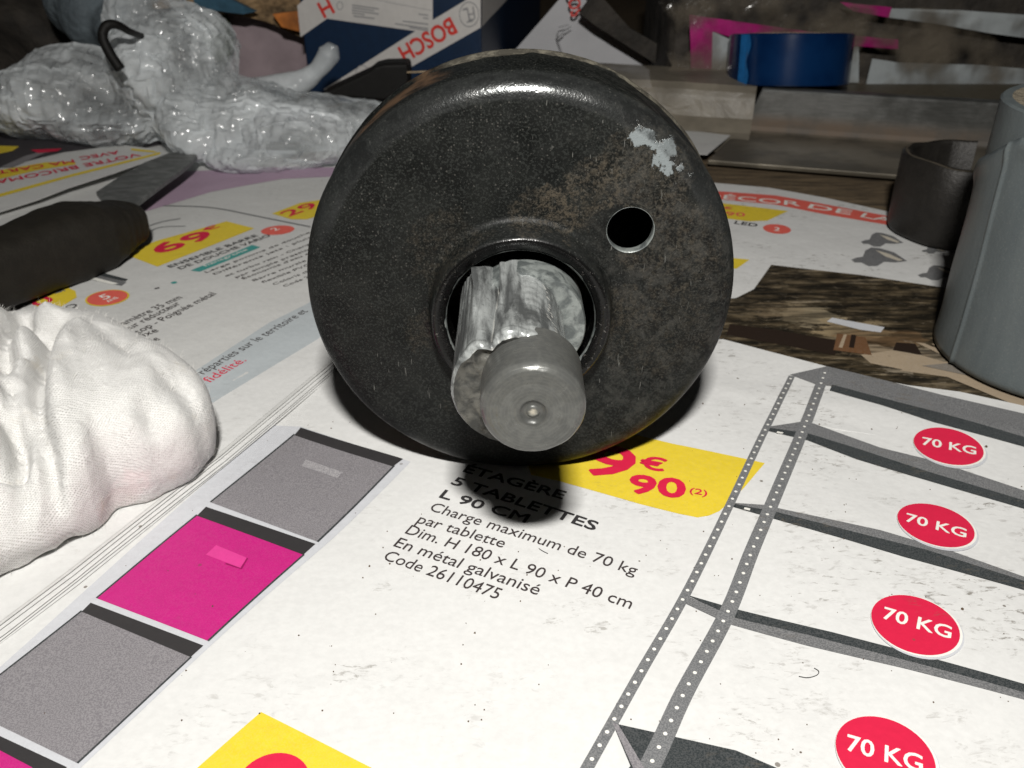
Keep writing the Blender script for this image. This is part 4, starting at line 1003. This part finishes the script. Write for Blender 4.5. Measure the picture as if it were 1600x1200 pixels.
tag(bag, 'crumpled milky white plastic bag lying behind the knife blade', 'plastic bag')
tail = empty('plastic_strip', (-75, 360, 10), 'twisted end of translucent plastic film standing up in front of the navy carton', 'plastic strip')
path = smooth_path([D(380, 150, 345), D(425, 140, 348), D(470, 128, 352), D(495, 110, 352), D(512, 88, 352), D(520, 70, 352)], 60)
V, F = tube(path, np.interp(np.linspace(0, 1, 60), [0, .3, .6, .85, 1], [6, 5, 3.2, 4.2, 2.0]), 40); V = np.array(V); V += (1.1*crumple(V, .13, 7, 31))[:, None]*np.array([.6, -.5, .6])
mk('film_twist', V, F, M['bag'], tail)
bag2 = lumps('plastic_bag', [(165, 20, 420, 70, 62, 20), (130, 0, 430, 60, 60, 20), (195, 40, 410, 50, 45, 18)], 1.6, M['bag_far'], lambda P: 2.2*crumple(P, .03, 6, 41)+.6*crumple(P, .09, 6, 42), (-200, 420, 2))
tag(bag2, 'smooth bluish translucent bag behind the black hook', 'plastic bag')
hk = smooth_path([D(188, 108, 296), D(172, 84, 297), D(161, 60, 298), D(163, 45, 299), D(172, 38, 300), D(186, 40, 302), D(204, 50, 308), D(232, 60, 326)], 50)
V, F = tube(hk, np.interp(np.linspace(0, 1, 50), [0, .5, 1], [1.6, 1.55, .9]), 16)
tag(mk('hook', V, F, M['rubber'], None, loc=tuple(hk[0])), 'curved black rubber hook poking out of the milky plastic bag', 'hook')

# ------------------------------------------------------------------ carton
yaw = math.radians(-11)
cr = D(752, 60, 395)                          # near upright edge
fu = np.array([math.cos(yaw), math.sin(yaw), 0.]); fn = np.array([math.sin(yaw), -math.cos(yaw), 0.])   # along the face, outwards
wid = None
pl = PL(468, 0, cr, fn); wid = float(np.dot(cr-pl, fu))
dep = 150.0; H0, H1 = -1.0, 118.0
carton = empty('carton', (cr[0]-wid/2*fu[0], cr[1]+40, 0), 'navy blue cardboard carton with white diagonal stripes and upside-down red lettering', 'box')
def boxpt(u_, v_, z_): return np.array([cr[0], cr[1], 0])-fu*u_-fn*v_+np.array([0, 0, z_])   # u from the near edge leftwards, v backwards
V = [boxpt(u_, v_, z_) for z_ in (H0, H1) for (u_, v_) in ((0, 0), (wid, 0), (wid, dep), (0, dep))]
F = [(0, 1, 2, 3), (7, 6, 5, 4), (0, 4, 5, 1), (1, 5, 6, 2), (2, 6, 7, 3), (3, 7, 4, 0)]
cb = mk('carton_body', V, F, M['navy'], carton, smooth=False)
bm = bmesh.new(); bm.from_mesh(cb.data); bmesh.ops.recalc_face_normals(bm, faces=bm.faces[:]); bm.to_mesh(cb.data); bm.free(); bevel(cb, .6)
c0 = np.array([cr[0], cr[1], 0.])
def face_poly(name, pts, n_, p0, off, mat, par):
    P = [PL(x, y, np.array(p0)+np.array(n_)*off, np.array(n_)) for x, y in pts]
    T = tessellate_polygon([[Vector(p) for p in P]]); return mk(name, P, [tuple(t_) for t_ in T], M[mat], par, smooth=False)
FP = lambda name, pts, mat, lay=1: face_poly(name, pts, fn, c0, .07*lay, mat, carton)
FP('white_stripe', [(505, 140), (675, 32), (728, 0), (751, -14), (751, 43), (640, 106), (575, 145)], 'carton_white')
FP('white_stripe', [(464.5, 9), (475, -1), (500, -16), (512, -16), (511, 29), (469.5, 58)], 'carton_white')
FP('label', [(511, -14), (511, 29), (674, 52), (676, 32), (676, -10)], 'carton_white', 2)
FP('label_line', [(585, -1), (674, 16), (674, 16.8), (585, -.2)], 'carton_grey', 3)
for (x0, y0, x1, y1) in ((550, 7, 592, 13), (550, 11, 585, 16), (550, 15, 592, 21), (550, 19, 570, 22), (552, 24, 585, 28), (654, 21, 669, 23), (661, 27, 669, 28), (629, 32, 669, 37), (617, 36, 669, 44), (640, 42, 669, 47)):
    FP('label_line', [(x0, y0), (x1, y1), (x1, y1+2.0), (x0, y0+2.0)], 'carton_grey', 3)
def ring_poly(x, y, r0, r1, mat, nseg=36, par=None, lay=3, ry=1.0):
    P = []; F = []
    for k in range(nseg):
        a = 2*math.pi*k/nseg
        for r in (r0, r1): P.append(PL(x+r*math.cos(a), y+r*ry*math.sin(a), c0+fn*.07*lay, fn))
    for k in range(nseg): a, b = 2*k, 2*((k+1) % nseg); F.append((a, a+1, b+1, b))
    return mk('ring_emblem', P, F, M[mat], carton, smooth=False)
ring_poly(733, 22.5, 14.3, 15.6, 'carton_grey', ry=1.28); ring_poly(531, 9, 4.2, 5.2, 'carton_grey', ry=1.3); ring_poly(566, 114, 9.5, 10.5, 'carton_grey', ry=1.2)
FP('ring_emblem', [(729, 13), (731, 12), (735, 32), (733, 33)], 'carton_grey', 3); FP('ring_emblem', [(738, 11), (740, 10), (743, 29), (741, 30)], 'carton_grey', 3)
FP('ring_emblem', [(722, 17), (731, 15), (730, 12), (724, 13)], 'carton_grey', 3); FP('ring_emblem', [(732, 22), (741, 20), (741, 22), (733, 24)], 'carton_grey', 3)
FP('ring_emblem', [(728, 36), (734, 30), (742, 29), (738, 34)], 'carton_grey', 3)
def btext(t, a, b, cap, mat, lay=4, bold=.06):
    A_ = PL(*a, c0, fn); B_ = PL(*b, c0, fn); e = B_-A_; w_ = np.linalg.norm(e); e /= w_; n_ = np.cross(fn, e)*1.0
    o = A_+fn*.07*lay
    text_map('lettering', t, o, e, n_, w_, cap, M[mat], carton, lambda P: P, bold)
btext('BOSCH', (703, 27), (622, 75), 6.6, 'carton_red'); btext('H', (512, -3), (496, 6), 6.2, 'carton_red'); btext('B', (545, 124), (534, 130), 3.0, 'carton_red')
sn_ = fu
face_poly('white_stripe', [(753, 42), (760, 34), (792, 0), (804, -14), (753, -14)], sn_, c0, .07, 'carton_white', carton)
for y in (60, 66, 72, 78, 84):
    FP('vent_line', [(660+(84-y)*1.0+(y-60)*.0, y+32), (750, y-8), (750, y-7.2), (661+(84-y), y+32.8)], 'navy', 1)
# black clip in front of the carton
cl = empty('clip', (-45, 350, 0), 'flat black plastic clip lying between the plastic bag and the navy carton', 'clip')
P = np.array([D(*p, 352) for p in ((500, 148), (520, 138), (545, 126), (575, 112), (585, 104), (600, 100), (637, 99), (639, 112), (638, 150), (600, 158), (540, 154))]); n = len(P)
P2 = P+np.array([0, 12, 0]); V = np.vstack([P, P2]); F = [tuple(range(n))[::-1], tuple(range(n, 2*n))]+grid_faces(2, n, True)
o = mk('clip_body', V, F, M['rubber'], cl, smooth=False); bm = bmesh.new(); bm.from_mesh(o.data); bmesh.ops.recalc_face_normals(bm, faces=bm.faces[:]); bm.to_mesh(o.data); bm.free(); bevel(o, 1.2)
V, F = tube(smooth_path([D(636, 113, 350), D(680, 112, 352), D(740, 115, 356)], 20), .35, 8); mk('wire', V, F, M['card'], cl)

# ------------------------------------------------------------------ things further back at the left
def slab(name, pts, y0, thick, mat, label, cat, wav=0, lean=0.0):
    P = np.array([D(x, y, y0) for x, y in pts]); vs = [Vector((p[0], p[2], 0)) for p in P]
    bm = bmesh.new(); bv = [bm.verts.new(v) for v in vs]
    for t_ in tessellate_polygon([vs]): bm.faces.new([bv[i] for i in t_])
    for _ in range(8):
        es = [e for e in bm.edges if e.calc_length() > 6]
        if not es: break
        bmesh.ops.subdivide_edges(bm, edges=es, cuts=1); bmesh.ops.triangulate(bm, faces=bm.faces[:])
    bm.verts.index_update(); A_ = np.array([v.co[:] for v in bm.verts]); F_ = [[v.index for v in f.verts] for f in bm.faces]; bm.free()
    X_, Z_ = A_[:, 0], A_[:, 1]; Q_ = np.stack([X_, 0*X_, Z_], -1); yo = wav*crumple(Q_, .03, 6, len(pts)*7)+wav*.5*fbm(Q_, .06, 3)+lean*(Z_-Z_.min())
    F_ = [f if np.cross(A_[f[1]]-A_[f[0]], A_[f[2]]-A_[f[0]])[2] > 0 else f[::-1] for f in F_]
    fr_ = np.stack([X_, y0+yo, Z_], -1); bk = fr_+np.array([0, thick, 0]); n_ = len(fr_); E = {}
    for f in F_:
        for i in range(3): E[(f[i], f[(i+1) % 3])] = 1
    sd = [(b, b+n_, a+n_, a)[::-1] for (a, b) in E if (b, a) not in E]
    o = mk(name, np.vstack([fr_, bk]), F_+[[i+n_ for i in f][::-1] for f in F_]+sd, mat, None, loc=tuple(fr_.mean(0)), sharp=50)
    return tag(o, label, cat)
slab('paper_sheet', [(350, 15), (480, 25), (485, 135), (400, 150), (350, 150)], 445, 1.0, M['pinkpaper'], 'pinkish grey sheet of paper standing between the plastic bag and the carton', 'paper', 2.5)
slab('sleeve', [(318, 25), (352, 24), (366, 60), (362, 85), (345, 110), (315, 60)], 436, 3, M['green'], 'dark green strip sticking out behind the top of the milky bag', 'fabric', 1)
slab('cloth', [(200, -40), (480, -40), (480, 60), (455, 52), (430, 40), (395, 28), (350, 20), (300, 12), (200, 16)], 430, 8, M['cloth_brown'], 'mottled brown cloth hanging at the top behind the bag', 'cloth', 7)
slab('wrapper', [(426, 22), (476, 16), (478, 52), (462, 48), (440, 42)], 422, 2, M['orange'], 'small orange wrapper beside the upper left corner of the carton', 'wrapper', 2)
M['bluecloth'] = drop('blue_cloth', (.03, .09, .14), .8)
slab('cloth', [(300, -5), (360, -2), (400, 18), (380, 22), (330, 16), (305, 12)], 421, 3, M['bluecloth'], 'narrow strip of blue cloth under the mottled brown cloth', 'cloth', 2)
o = lumps('sack', [(20, 60, 480, 150, 90, 40), (-60, 120, 430, 120, 80, 40), (60, 10, 520, 180, 80, 40)], 3.0, M['dark'], lambda P: 4*crumple(P, .02, 6, 51)+1.5*crumple(P, .06, 6, 52), (-300, 470, 2))
tag(o, 'dark brown sack in shadow at the far left behind the bags', 'sack')

# ------------------------------------------------------------------ leaflet and wrapped pack behind
o = slab('leaflet', [(796, 125), (800, 85), (850, 30), (885, -10), (905, -10), (962, 50), (1010, 95), (1040, 118), (1030, 150), (820, 150)], 440, .6, M['leaflet'], 'white folded leaflet standing behind the drum with a scrap of red lettering', 'leaflet', 1.2, .15)
def upright_print(name, pts, y, mat, par):
    P = [D(a, b, y) for a, b in pts]; T = tessellate_polygon([[Vector(p) for p in P]]); return mk(name, P, [tuple(t_) for t_ in T], M[mat], par, smooth=False)
for s_ in ([(872, 42), (888, 38), (889, 39.5), (873, 43.5)], [(868, 56), (871, 50), (873, 51), (872, 60)], [(869, 60), (880, 50), (881, 52), (871, 62)], [(872, 62), (880, 85), (879, 85), (870, 62)], [(880, 48), (893, 40), (893, 41.5), (881, 50)]):
    upright_print('ink_mark', s_, 436, 'carton_grey', o)
A_ = D(884, -12, 436); B_ = D(893, 27, 436)
e = B_-A_; w_ = np.linalg.norm(e); e /= w_; n_ = np.cross(np.array([0, -1., 0]), e)
text_map('lettering', 'BOS', A_+0*e, e, n_, w_, 5.5, M['carton_red'], o, lambda P: P, .05)
slab('strap', [(905, 20), (930, -12), (945, 0), (985, 45), (1030, 70), (1048, 100), (1046, 108), (1025, 100), (985, 75), (930, 40)], 425, 3, M['dark'], 'dark ragged strap lying across the leaflet towards the wrapped pack', 'strap', 2)

pack = empty('wrapped_pack', (230, 400, 0), 'film-wrapped pack with magenta and white print behind the blue tape roll', 'package')
def panel(name, pts, y, mat, par, wav=2.0, seed=1, off=0.0, step=5):
    P = np.array([D(a, b, y) for a, b in pts]); vs = [Vector((p[0], p[2], 0)) for p in P]
    bm = bmesh.new(); bv = [bm.verts.new(v) for v in vs]
    for t_ in tessellate_polygon([vs]): bm.faces.new([bv[i] for i in t_])
    for _ in range(8):
        es = [e_ for e_ in bm.edges if e_.calc_length() > step]
        if not es: break
        bmesh.ops.subdivide_edges(bm, edges=es, cuts=1); bmesh.ops.triangulate(bm, faces=bm.faces[:])
    bm.verts.index_update(); A2 = np.array([v.co[:] for v in bm.verts]); F2 = [[v.index for v in f.verts] for f in bm.faces]; bm.free()
    Q2 = np.stack([A2[:, 0], 0*A2[:, 0], A2[:, 1]], -1); yy = y+wav*crumple(Q2, .02, 7, 77)+wav*.35*crumple(Q2, .07, 6, 78)-off
    return mk(name, np.stack([A2[:, 0], yy, A2[:, 1]], -1), F2, mat, par)
PY = 386
V, F = box((-20+85, PY+8, -1), (480, PY+90, 62)); o = mk('pack_core', V, F, M['dark'], pack, smooth=False); bevel(o, 6)
panel('printed_panel', [(1076, 22), (1260, 48), (1400, 60), (1400, 75), (1200, 62), (1150, 60), (1112, 48), (1110, 122), (1078, 122)], PY, M['magenta_film'], pack, 2.5, off=2)
panel('printed_panel', [(1112, 48), (1160, 70), (1200, 64), (1340, 72), (1340, 128), (1110, 128)], PY, M['white_film'], pack, 2.5, off=1.5)
panel('printed_panel', [(1360, 90), (1400, 96), (1530, 100), (1600, 106), (1640, 112), (1640, 132), (1350, 132)], PY, M['white_film'], pack, 2.5, off=2)
panel('printed_panel', [(1390, 12), (1500, 15), (1600, 22), (1680, 30), (1680, 66), (1600, 58), (1540, 50), (1460, 36), (1385, 26)], PY, M['white_film'], pack, 2.5, off=2)
panel('printed_panel', [(1310, 2), (1390, 10), (1385, 26), (1330, 16)], PY, M['magenta_film'], pack, 2.5, off=2.2)
panel('wrapping_film', [(985, -20), (1120, -8), (1300, 2), (1700, 30), (1700, 140), (1030, 126), (1048, 100), (1020, 40)], PY-5, M['film'], pack, 5.0, step=5, off=2)
# low tray under the pack that carries the film edge
V, F = box((102, 346, -1), (420, 378, 13.5))
M['filmbrown'] = drop('brown_film_block', (.105, .09, .062), .5)
o = mk('pack_edge', V, F, M['filmbrown'], pack, smooth=False); bevel(o, 1.5)

# ------------------------------------------------------------------ aluminium profile
al = empty('aluminium_profile', (130, 330, 0), 'dull aluminium angle bar with a rust-stained foot, in front of the wrapped pack', 'metal bar')
fa = np.array([*G(1105, 258, 0)]); fb = np.array([*G(1390, 281, 0)]); ed = (fb-fa)/np.linalg.norm(fb-fa); nd = np.array([-ed[1], ed[0]])
wq = G(1170, 213, 0); fw = float(np.dot(wq-fa, nd))
topz = None
bp = fa+nd*fw
# height of the upright web so that its top edge shows at y = 150
xx = bp+ed*60; pt = None
for z in np.arange(5, 60, .25):
    dpth = xx[1]*cp+(CH-z)*sp; uu = xx[1]*sp-(CH-z)*cp
    if 600-CF*uu/dpth < 151: topz = z; break
LA = 330
prof2 = [(0, .2), (0, 1.9), (fw-2.4, 2.0), (fw-1.0, 2.6), (fw-.4, 4.2), (fw-.35, topz-1.0), (fw+.1, topz-.3), (fw+.9, topz), (fw+5, topz), (fw+5, topz-1.6), (fw+2, topz-1.6), (fw+1.6, .2)]
n = len(prof2); V = []
skew = [0, 0, 7, 8, 9, 14, 14, 14, 14, 14, 14, 9]
for q in (0, LA):
    for (a, z), s_ in zip(prof2, skew):
        p = fa+nd*a+ed*((q+(s_ if q == 0 else 0))); V.append((p[0], p[1], z))
F = [tuple(range(n)), tuple(range(n, 2*n))[::-1]]+grid_faces(2, n, True)
o = mk('profile', V, F, M['alu'], al, smooth=False); bm = bmesh.new(); bm.from_mesh(o.data); bmesh.ops.recalc_face_normals(bm, faces=bm.faces[:]); bm.to_mesh(o.data); bm.free(); bevel(o, .35)
# film-wrapped carton strip left of the bar's end
q0 = fa+nd*(fw+1)
fs = empty('folded_film', (q0[0]-20, q0[1], 0), 'folded brownish plastic film over white paper beside the end of the aluminium bar', 'plastic film')
V = []; F = []
xs = np.linspace(-70, 46, 60); rows = [(-28, 0.6), (-16, 1.2), (-8, 3), (-2, 7), (0, 14), (1, topz-2), (3, topz+.2), (12, topz+.8), (30, topz+.6)]
dense = []
for i in range(len(rows)-1):
    for k in range(6): dense.append((rows[i][0]+(rows[i+1][0]-rows[i][0])*k/6, rows[i][1]+(rows[i+1][1]-rows[i][1])*k/6))
dense.append(rows[-1])
for (a, z) in dense:
    for x_ in xs:
        p = q0+ed*(x_-34)+nd*(a-1.5); V.append((p[0], p[1], z))
V = np.array(V); V += (1.6*crumple(V, .03, 5, 61)+.4*crumple(V, .09, 6, 62))[:, None]*np.array([0, -.5, .5]); V[:, 2] = np.maximum(V[:, 2], .5)
M['film2'] = film('brownish_film', (.30, .265, .21), .18, .42, .5, .3, .15)
o = mk('film_sheet', V, grid_faces(len(dense), len(xs)), M['film2'], fs, sharp=14)
pq = [G(1035, 190, 0), G(1142, 205, 0), G(1150, 225, 0), G(1100, 252, 0), G(1040, 250, 0)]
drape('white_paper', [G(1030, 205, .2), G(1128, 216, .2), G(1140, 222, .2), G(1104, 252, .2), G(1030, 250, .2)], lambda x, y: 2.6+0*np.asarray(x), 0, M['paper_grey'], fs, thick=.15)

# ------------------------------------------------------------------ tape rolls and ring
def roll(name, cx_, cy_, z0, ro, ri, h, mat, label, cat, core=None, wob=.0, nseg=128):
    e_ = empty(name, (cx_, cy_, z0), label, cat)
    pr_ = [(ri, z0), (ro-.4, z0), (ro, z0+.4)]+[(ro, z0+h*k) for k in np.linspace(.1, .9, 9)]+[(ro, z0+h-.4), (ro-.4, z0+h), (ri, z0+h), (ri, z0)]
    V_ = []; t_ = np.linspace(0, 2*math.pi, nseg, endpoint=False)
    for r_, z_ in pr_: V_ += [(cx_+r_*math.cos(a), cy_+r_*math.sin(a), z_) for a in t_]
    mk('tape', V_, grid_faces(len(pr_), nseg, True), mat, e_, sharp=35)
    if core:
        V_ = []
        for r_, z_ in ((ri-2.2, z0), (ri-.02, z0), (ri-.02, z0+h+.3), (ri-2.2, z0+h+.3), (ri-2.2, z0)): V_ += [(cx_+r_*math.cos(a), cy_+r_*math.sin(a), z_) for a in t_]
        mk('core', V_, grid_faces(5, nseg, True), core, e_, sharp=35)
    return e_
# blue roll stands on the profile's top flange / pack edge
zt = topz+1.0
yf = 0
pF = G(1255, 137, zt); s_ = pxmm(pF[1], zt); rb = (1361-1161)/2/s_*.985
hb = None
for h_ in np.arange(8, 40, .2):
    z = zt+h_; dpth = (pF[1])*cp+(CH-z)*sp; uu = (pF[1])*sp-(CH-z)*cp
    if 600-CF*uu/dpth < 54: hb = h_; break
bt = roll('tape_roll', pF[0]+.5, pF[1]+rb, zt, rb, rb*.7, hb, M['bluetape'], 'glossy dark blue tape roll standing on the aluminium bar', 'tape roll', M['card'])
V = []
for i, a in enumerate(np.linspace(math.radians(203), math.radians(216), 10)):
    for k, z in enumerate(np.linspace(.3, hb-.3, 12)):
        rr_ = rb+.12+(.5*max(0, i-6)/3 if i > 6 else 0); a2 = a+.03*math.sin(k*.9)*(i > 7); V.append((pF[0]+.5+rr_*math.cos(a2), pF[1]+rb+rr_*math.sin(a2), zt+z))
mk('loose_end', V, grid_faces(10, 12), M['bluetape_flap'], bt)
bt.rotation_euler[0] = math.radians(-9.5); bt.location.z -= (rb*math.sin(math.radians(9.5))-.3)*S
# support under the part of the roll behind the flange is the pack edge
# grey duct tape roll
RT = 23.0
b0 = G(1465, 520, 0)                           # silhouette foot, seen tangentially
dd = b0/np.linalg.norm(b0); nn_ = np.array([dd[1], -dd[0]])
cT = b0+nn_*RT+dd*0
HTp = None
for h_ in np.arange(20, 90, .25):
    t0 = b0; z = h_; dpth = t0[1]*cp+(CH-z)*sp; uu = t0[1]*sp-(CH-z)*cp
    if 600-CF*uu/dpth < 150: HTp = h_; break
gt = roll('tape_roll', cT[0], cT[1], .4, RT, 12, HTp, M['duct'], 'large grey duct tape roll at the right edge with its loose end peeling', 'tape roll', M['card'], nseg=200)
tq = np.linspace(0, 2*math.pi, 200, endpoint=False)
V = [(cT[0]+r_*math.cos(a), cT[1]+r_*math.sin(a), z_) for r_, z_ in ((12.1, HTp+.35), (18, HTp+.5), (RT-.5, HTp+.35)) for a in tq]
M['side'] = drop('dusty_tape_side', (.17, .145, .105), .9, nscale=900, var=.4, bs=.8, bd=.0006)
mk('side_face', V, [f[::-1] for f in grid_faces(3, 200, True)], M['side'], gt)
# peeled outer layer: a skin 0.5 mm proud with a torn upper edge
edge_px = [(1600, 214), (1575, 226), (1552, 240), (1533, 252), (1523, 262), (1524, 270), (1531, 280), (1535, 300), (1532, 318), (1524, 360), (1512, 410), (1500, 450), (1490, 490), (1468, 521)]
def oncyl(px, py, R_):
    d_ = ray(px, py); a_ = d_[0]**2+d_[1]**2; b_ = -2*(d_[0]*cT[0]+d_[1]*cT[1]); c_ = cT[0]**2+cT[1]**2-R_**2; q_ = b_*b_-4*a_*c_
    t_ = (-b_-math.sqrt(max(q_, 0)))/(2*a_); p_ = np.array([0, 0, CH])+d_*t_; return math.atan2(p_[1]-cT[1], p_[0]-cT[0]), p_[2]
EA = [oncyl(x, y, RT+.4) for x, y in edge_px]
# skin: for each angle the top height follows the torn edge
aT = np.unwrap([a for a, _ in EA]); zT = np.array([z for _, z in EA]); o_ = np.argsort(aT); aS, zS = aT[o_], zT[o_]
a_start = oncyl(1534, 330, RT+.4)[0]; a_start = a_start+2*math.pi if a_start < 0 else a_start
aT = np.where(aT < 0, aT+2*math.pi, aT); up = [(a, z) for a, z in zip(aT[:5], zT[:5])]
a_end = max(aT[:5])
V = []; na_ = 90; nz_ = 40
angs = np.linspace(math.radians(310), aT[4], na_)
upa = np.array([a for a, _ in up]); upz = np.array([z for _, z in up]); oo = np.argsort(upa)
a_fold = oncyl(1506, 510, RT+.4)[0]; a_fold = a_fold+2*math.pi if a_fold < 0 else a_fold
angs = np.linspace(math.radians(310), aT[4], 240); na_ = 240
for i, a in enumerate(angs):
    zt_ = np.interp(a, upa[oo], upz[oo]); 
    if a < upa.min(): zt_ = min(HTp-1, upz[oo][0]+(upa.min()-a)*14)
    left = np.clip((a-(aT[4]-.22))/.22, 0, 1)
    for k in range(nz_):
        f_ = k/(nz_-1); z = .6+(zt_-.6)*f_
        lift_ = .40+left**2*(.2+.6*math.exp(-((f_-.97)/.04)**2)+.4*math.exp(-(f_/.12)**2))+.10*math.sin(f_*9+a*4)*left+.45*math.exp(-((a-a_fold+.03*f_)/.018)**2)
        V.append((cT[0]+(RT+lift_)*math.cos(a), cT[1]+(RT+lift_)*math.sin(a), z))
o = mk('loose_end', V, grid_faces(na_, nz_), M['duct'], gt); sm_ = o.modifiers.new('t', 'SOLIDIFY'); sm_.thickness = .25*S; sm_.offset = -1

# dark open ring
rc = G(1490, 300, 0)
ringo = empty('pipe_ring', (rc[0], rc[1], 0), 'short dark open steel ring standing in front of the aluminium bar beside the grey tape', 'ring')
pl_ = G(1383, 352, 0); pf_ = G(1482, 393, 0)
Rg = 0; best = None
for R_ in np.arange(12, 30, .25):
    for cx_ in np.arange(100, 160, .5):
        cy_ = pf_[1]+math.sqrt(max(R_**2-(pf_[0]-cx_)**2, 0)) if abs(pf_[0]-cx_) < R_ else None
        if cy_ is None: continue
        # left silhouette tangent
        d_ = pl_/np.linalg.norm(pl_); dist = abs(d_[0]*cy_-d_[1]*cx_); er = abs(dist-R_)+.15*abs(R_-18.5)
        if best is None or er < best[0]: best = (er, R_, cx_, cy_)
_, Rg, rx_, ry_ = best
hg = 21.5; V = []; th_ = 3.0
angs = np.linspace(math.radians(62), math.radians(62+318), 140)
for i, a in enumerate(angs):
    a_ = a; oct_ = 1+.012*math.cos(8*a_)
    hh = hg+.5*math.sin(a*2+1)+.12*math.sin(a*9)+(3.5*math.exp(-((i-134)/4)**2))
    for (r_, z_) in ((Rg-th_, .2), (Rg-.6, .2), (Rg, 1.2), (Rg+.1, hh*.5), (Rg, hh-1.0), (Rg-.7, hh), (Rg-th_+.5, hh+.1), (Rg-th_, hh-.5)):
        V.append((rx_+r_*oct_*math.cos(a), ry_+r_*oct_*math.sin(a), z_))
F = grid_faces(140, 8, True)+[tuple(range(8)), tuple(range(139*8, 140*8))[::-1]]
o = mk('ring_wall', V, [f[::-1] for f in F], M['ring'], ringo, sharp=40)
V = []
for i, a in enumerate(angs):
    hh = hg+.5*math.sin(a*2+1)+.12*math.sin(a*9)+(3.5*math.exp(-((i-134)/4)**2)); q_ = 1+.012*math.cos(8*a); w_ = .35+.25*math.sin(a*7)**2
    for r_, z_ in ((Rg-.75, hh+.03), (Rg-.75-w_*1.6, hh+.12)): V.append((rx_+r_*q_*math.cos(a), ry_+r_*q_*math.sin(a), z_))
mk('worn_edge', V, grid_faces(140, 2), M['ring_edge'], ringo)
# crumbs and lint on the front page: what nobody could count
bm = bmesh.new(); V = []; F = []
for k in range(260):
    x = rng.uniform(-60, 90); y = rng.uniform(68, 150)
    if math.hypot(x-1.3, y-133) < 24: continue
    s_ = rng.uniform(.05, .16)*(2.0 if rng.random() < .06 else 1); z = float(hR(x, y))+.36; b_ = len(V); a = rng.uniform(0, 6.3)
    for q in range(4): V.append((x+s_*math.cos(a+q*1.57)*rng.uniform(.5, 1.2), y+s_*math.sin(a+q*1.57), z-.3))
    V.append((x, y, z-.3+s_*1.2))
    for q in range(4): F.append((b_+q, b_+(q+1) % 4, b_+4))
tag(mk('crumbs', V, F, drop('brown_crumb', (.09, .055, .03), .8), None, smooth=False), 'tiny brown dirt crumbs scattered over the front page', 'dirt', kind='stuff')
V = []; F = []
for (pts, w) in (([(1248, 1058), (1262, 1060), (1276, 1056), (1279, 1050), (1272, 1045)], .05), ([(842, 858), (848, 862), (856, 866)], .05)):
    pth = smooth_path([(*onsheet(x, y, hR), float(hR(*onsheet(x, y, hR)))+.14) for x, y in pts], 24); v_, f_ = tube(pth, w, 6); b_ = len(V); V += [tuple(q) for q in v_]; F += [tuple(i+b_ for i in g_) for g_ in f_]
tag(mk('hair', V, F, M['rubber'], None), 'fine curled hair lying on the white page between the printed shelves', 'hair')
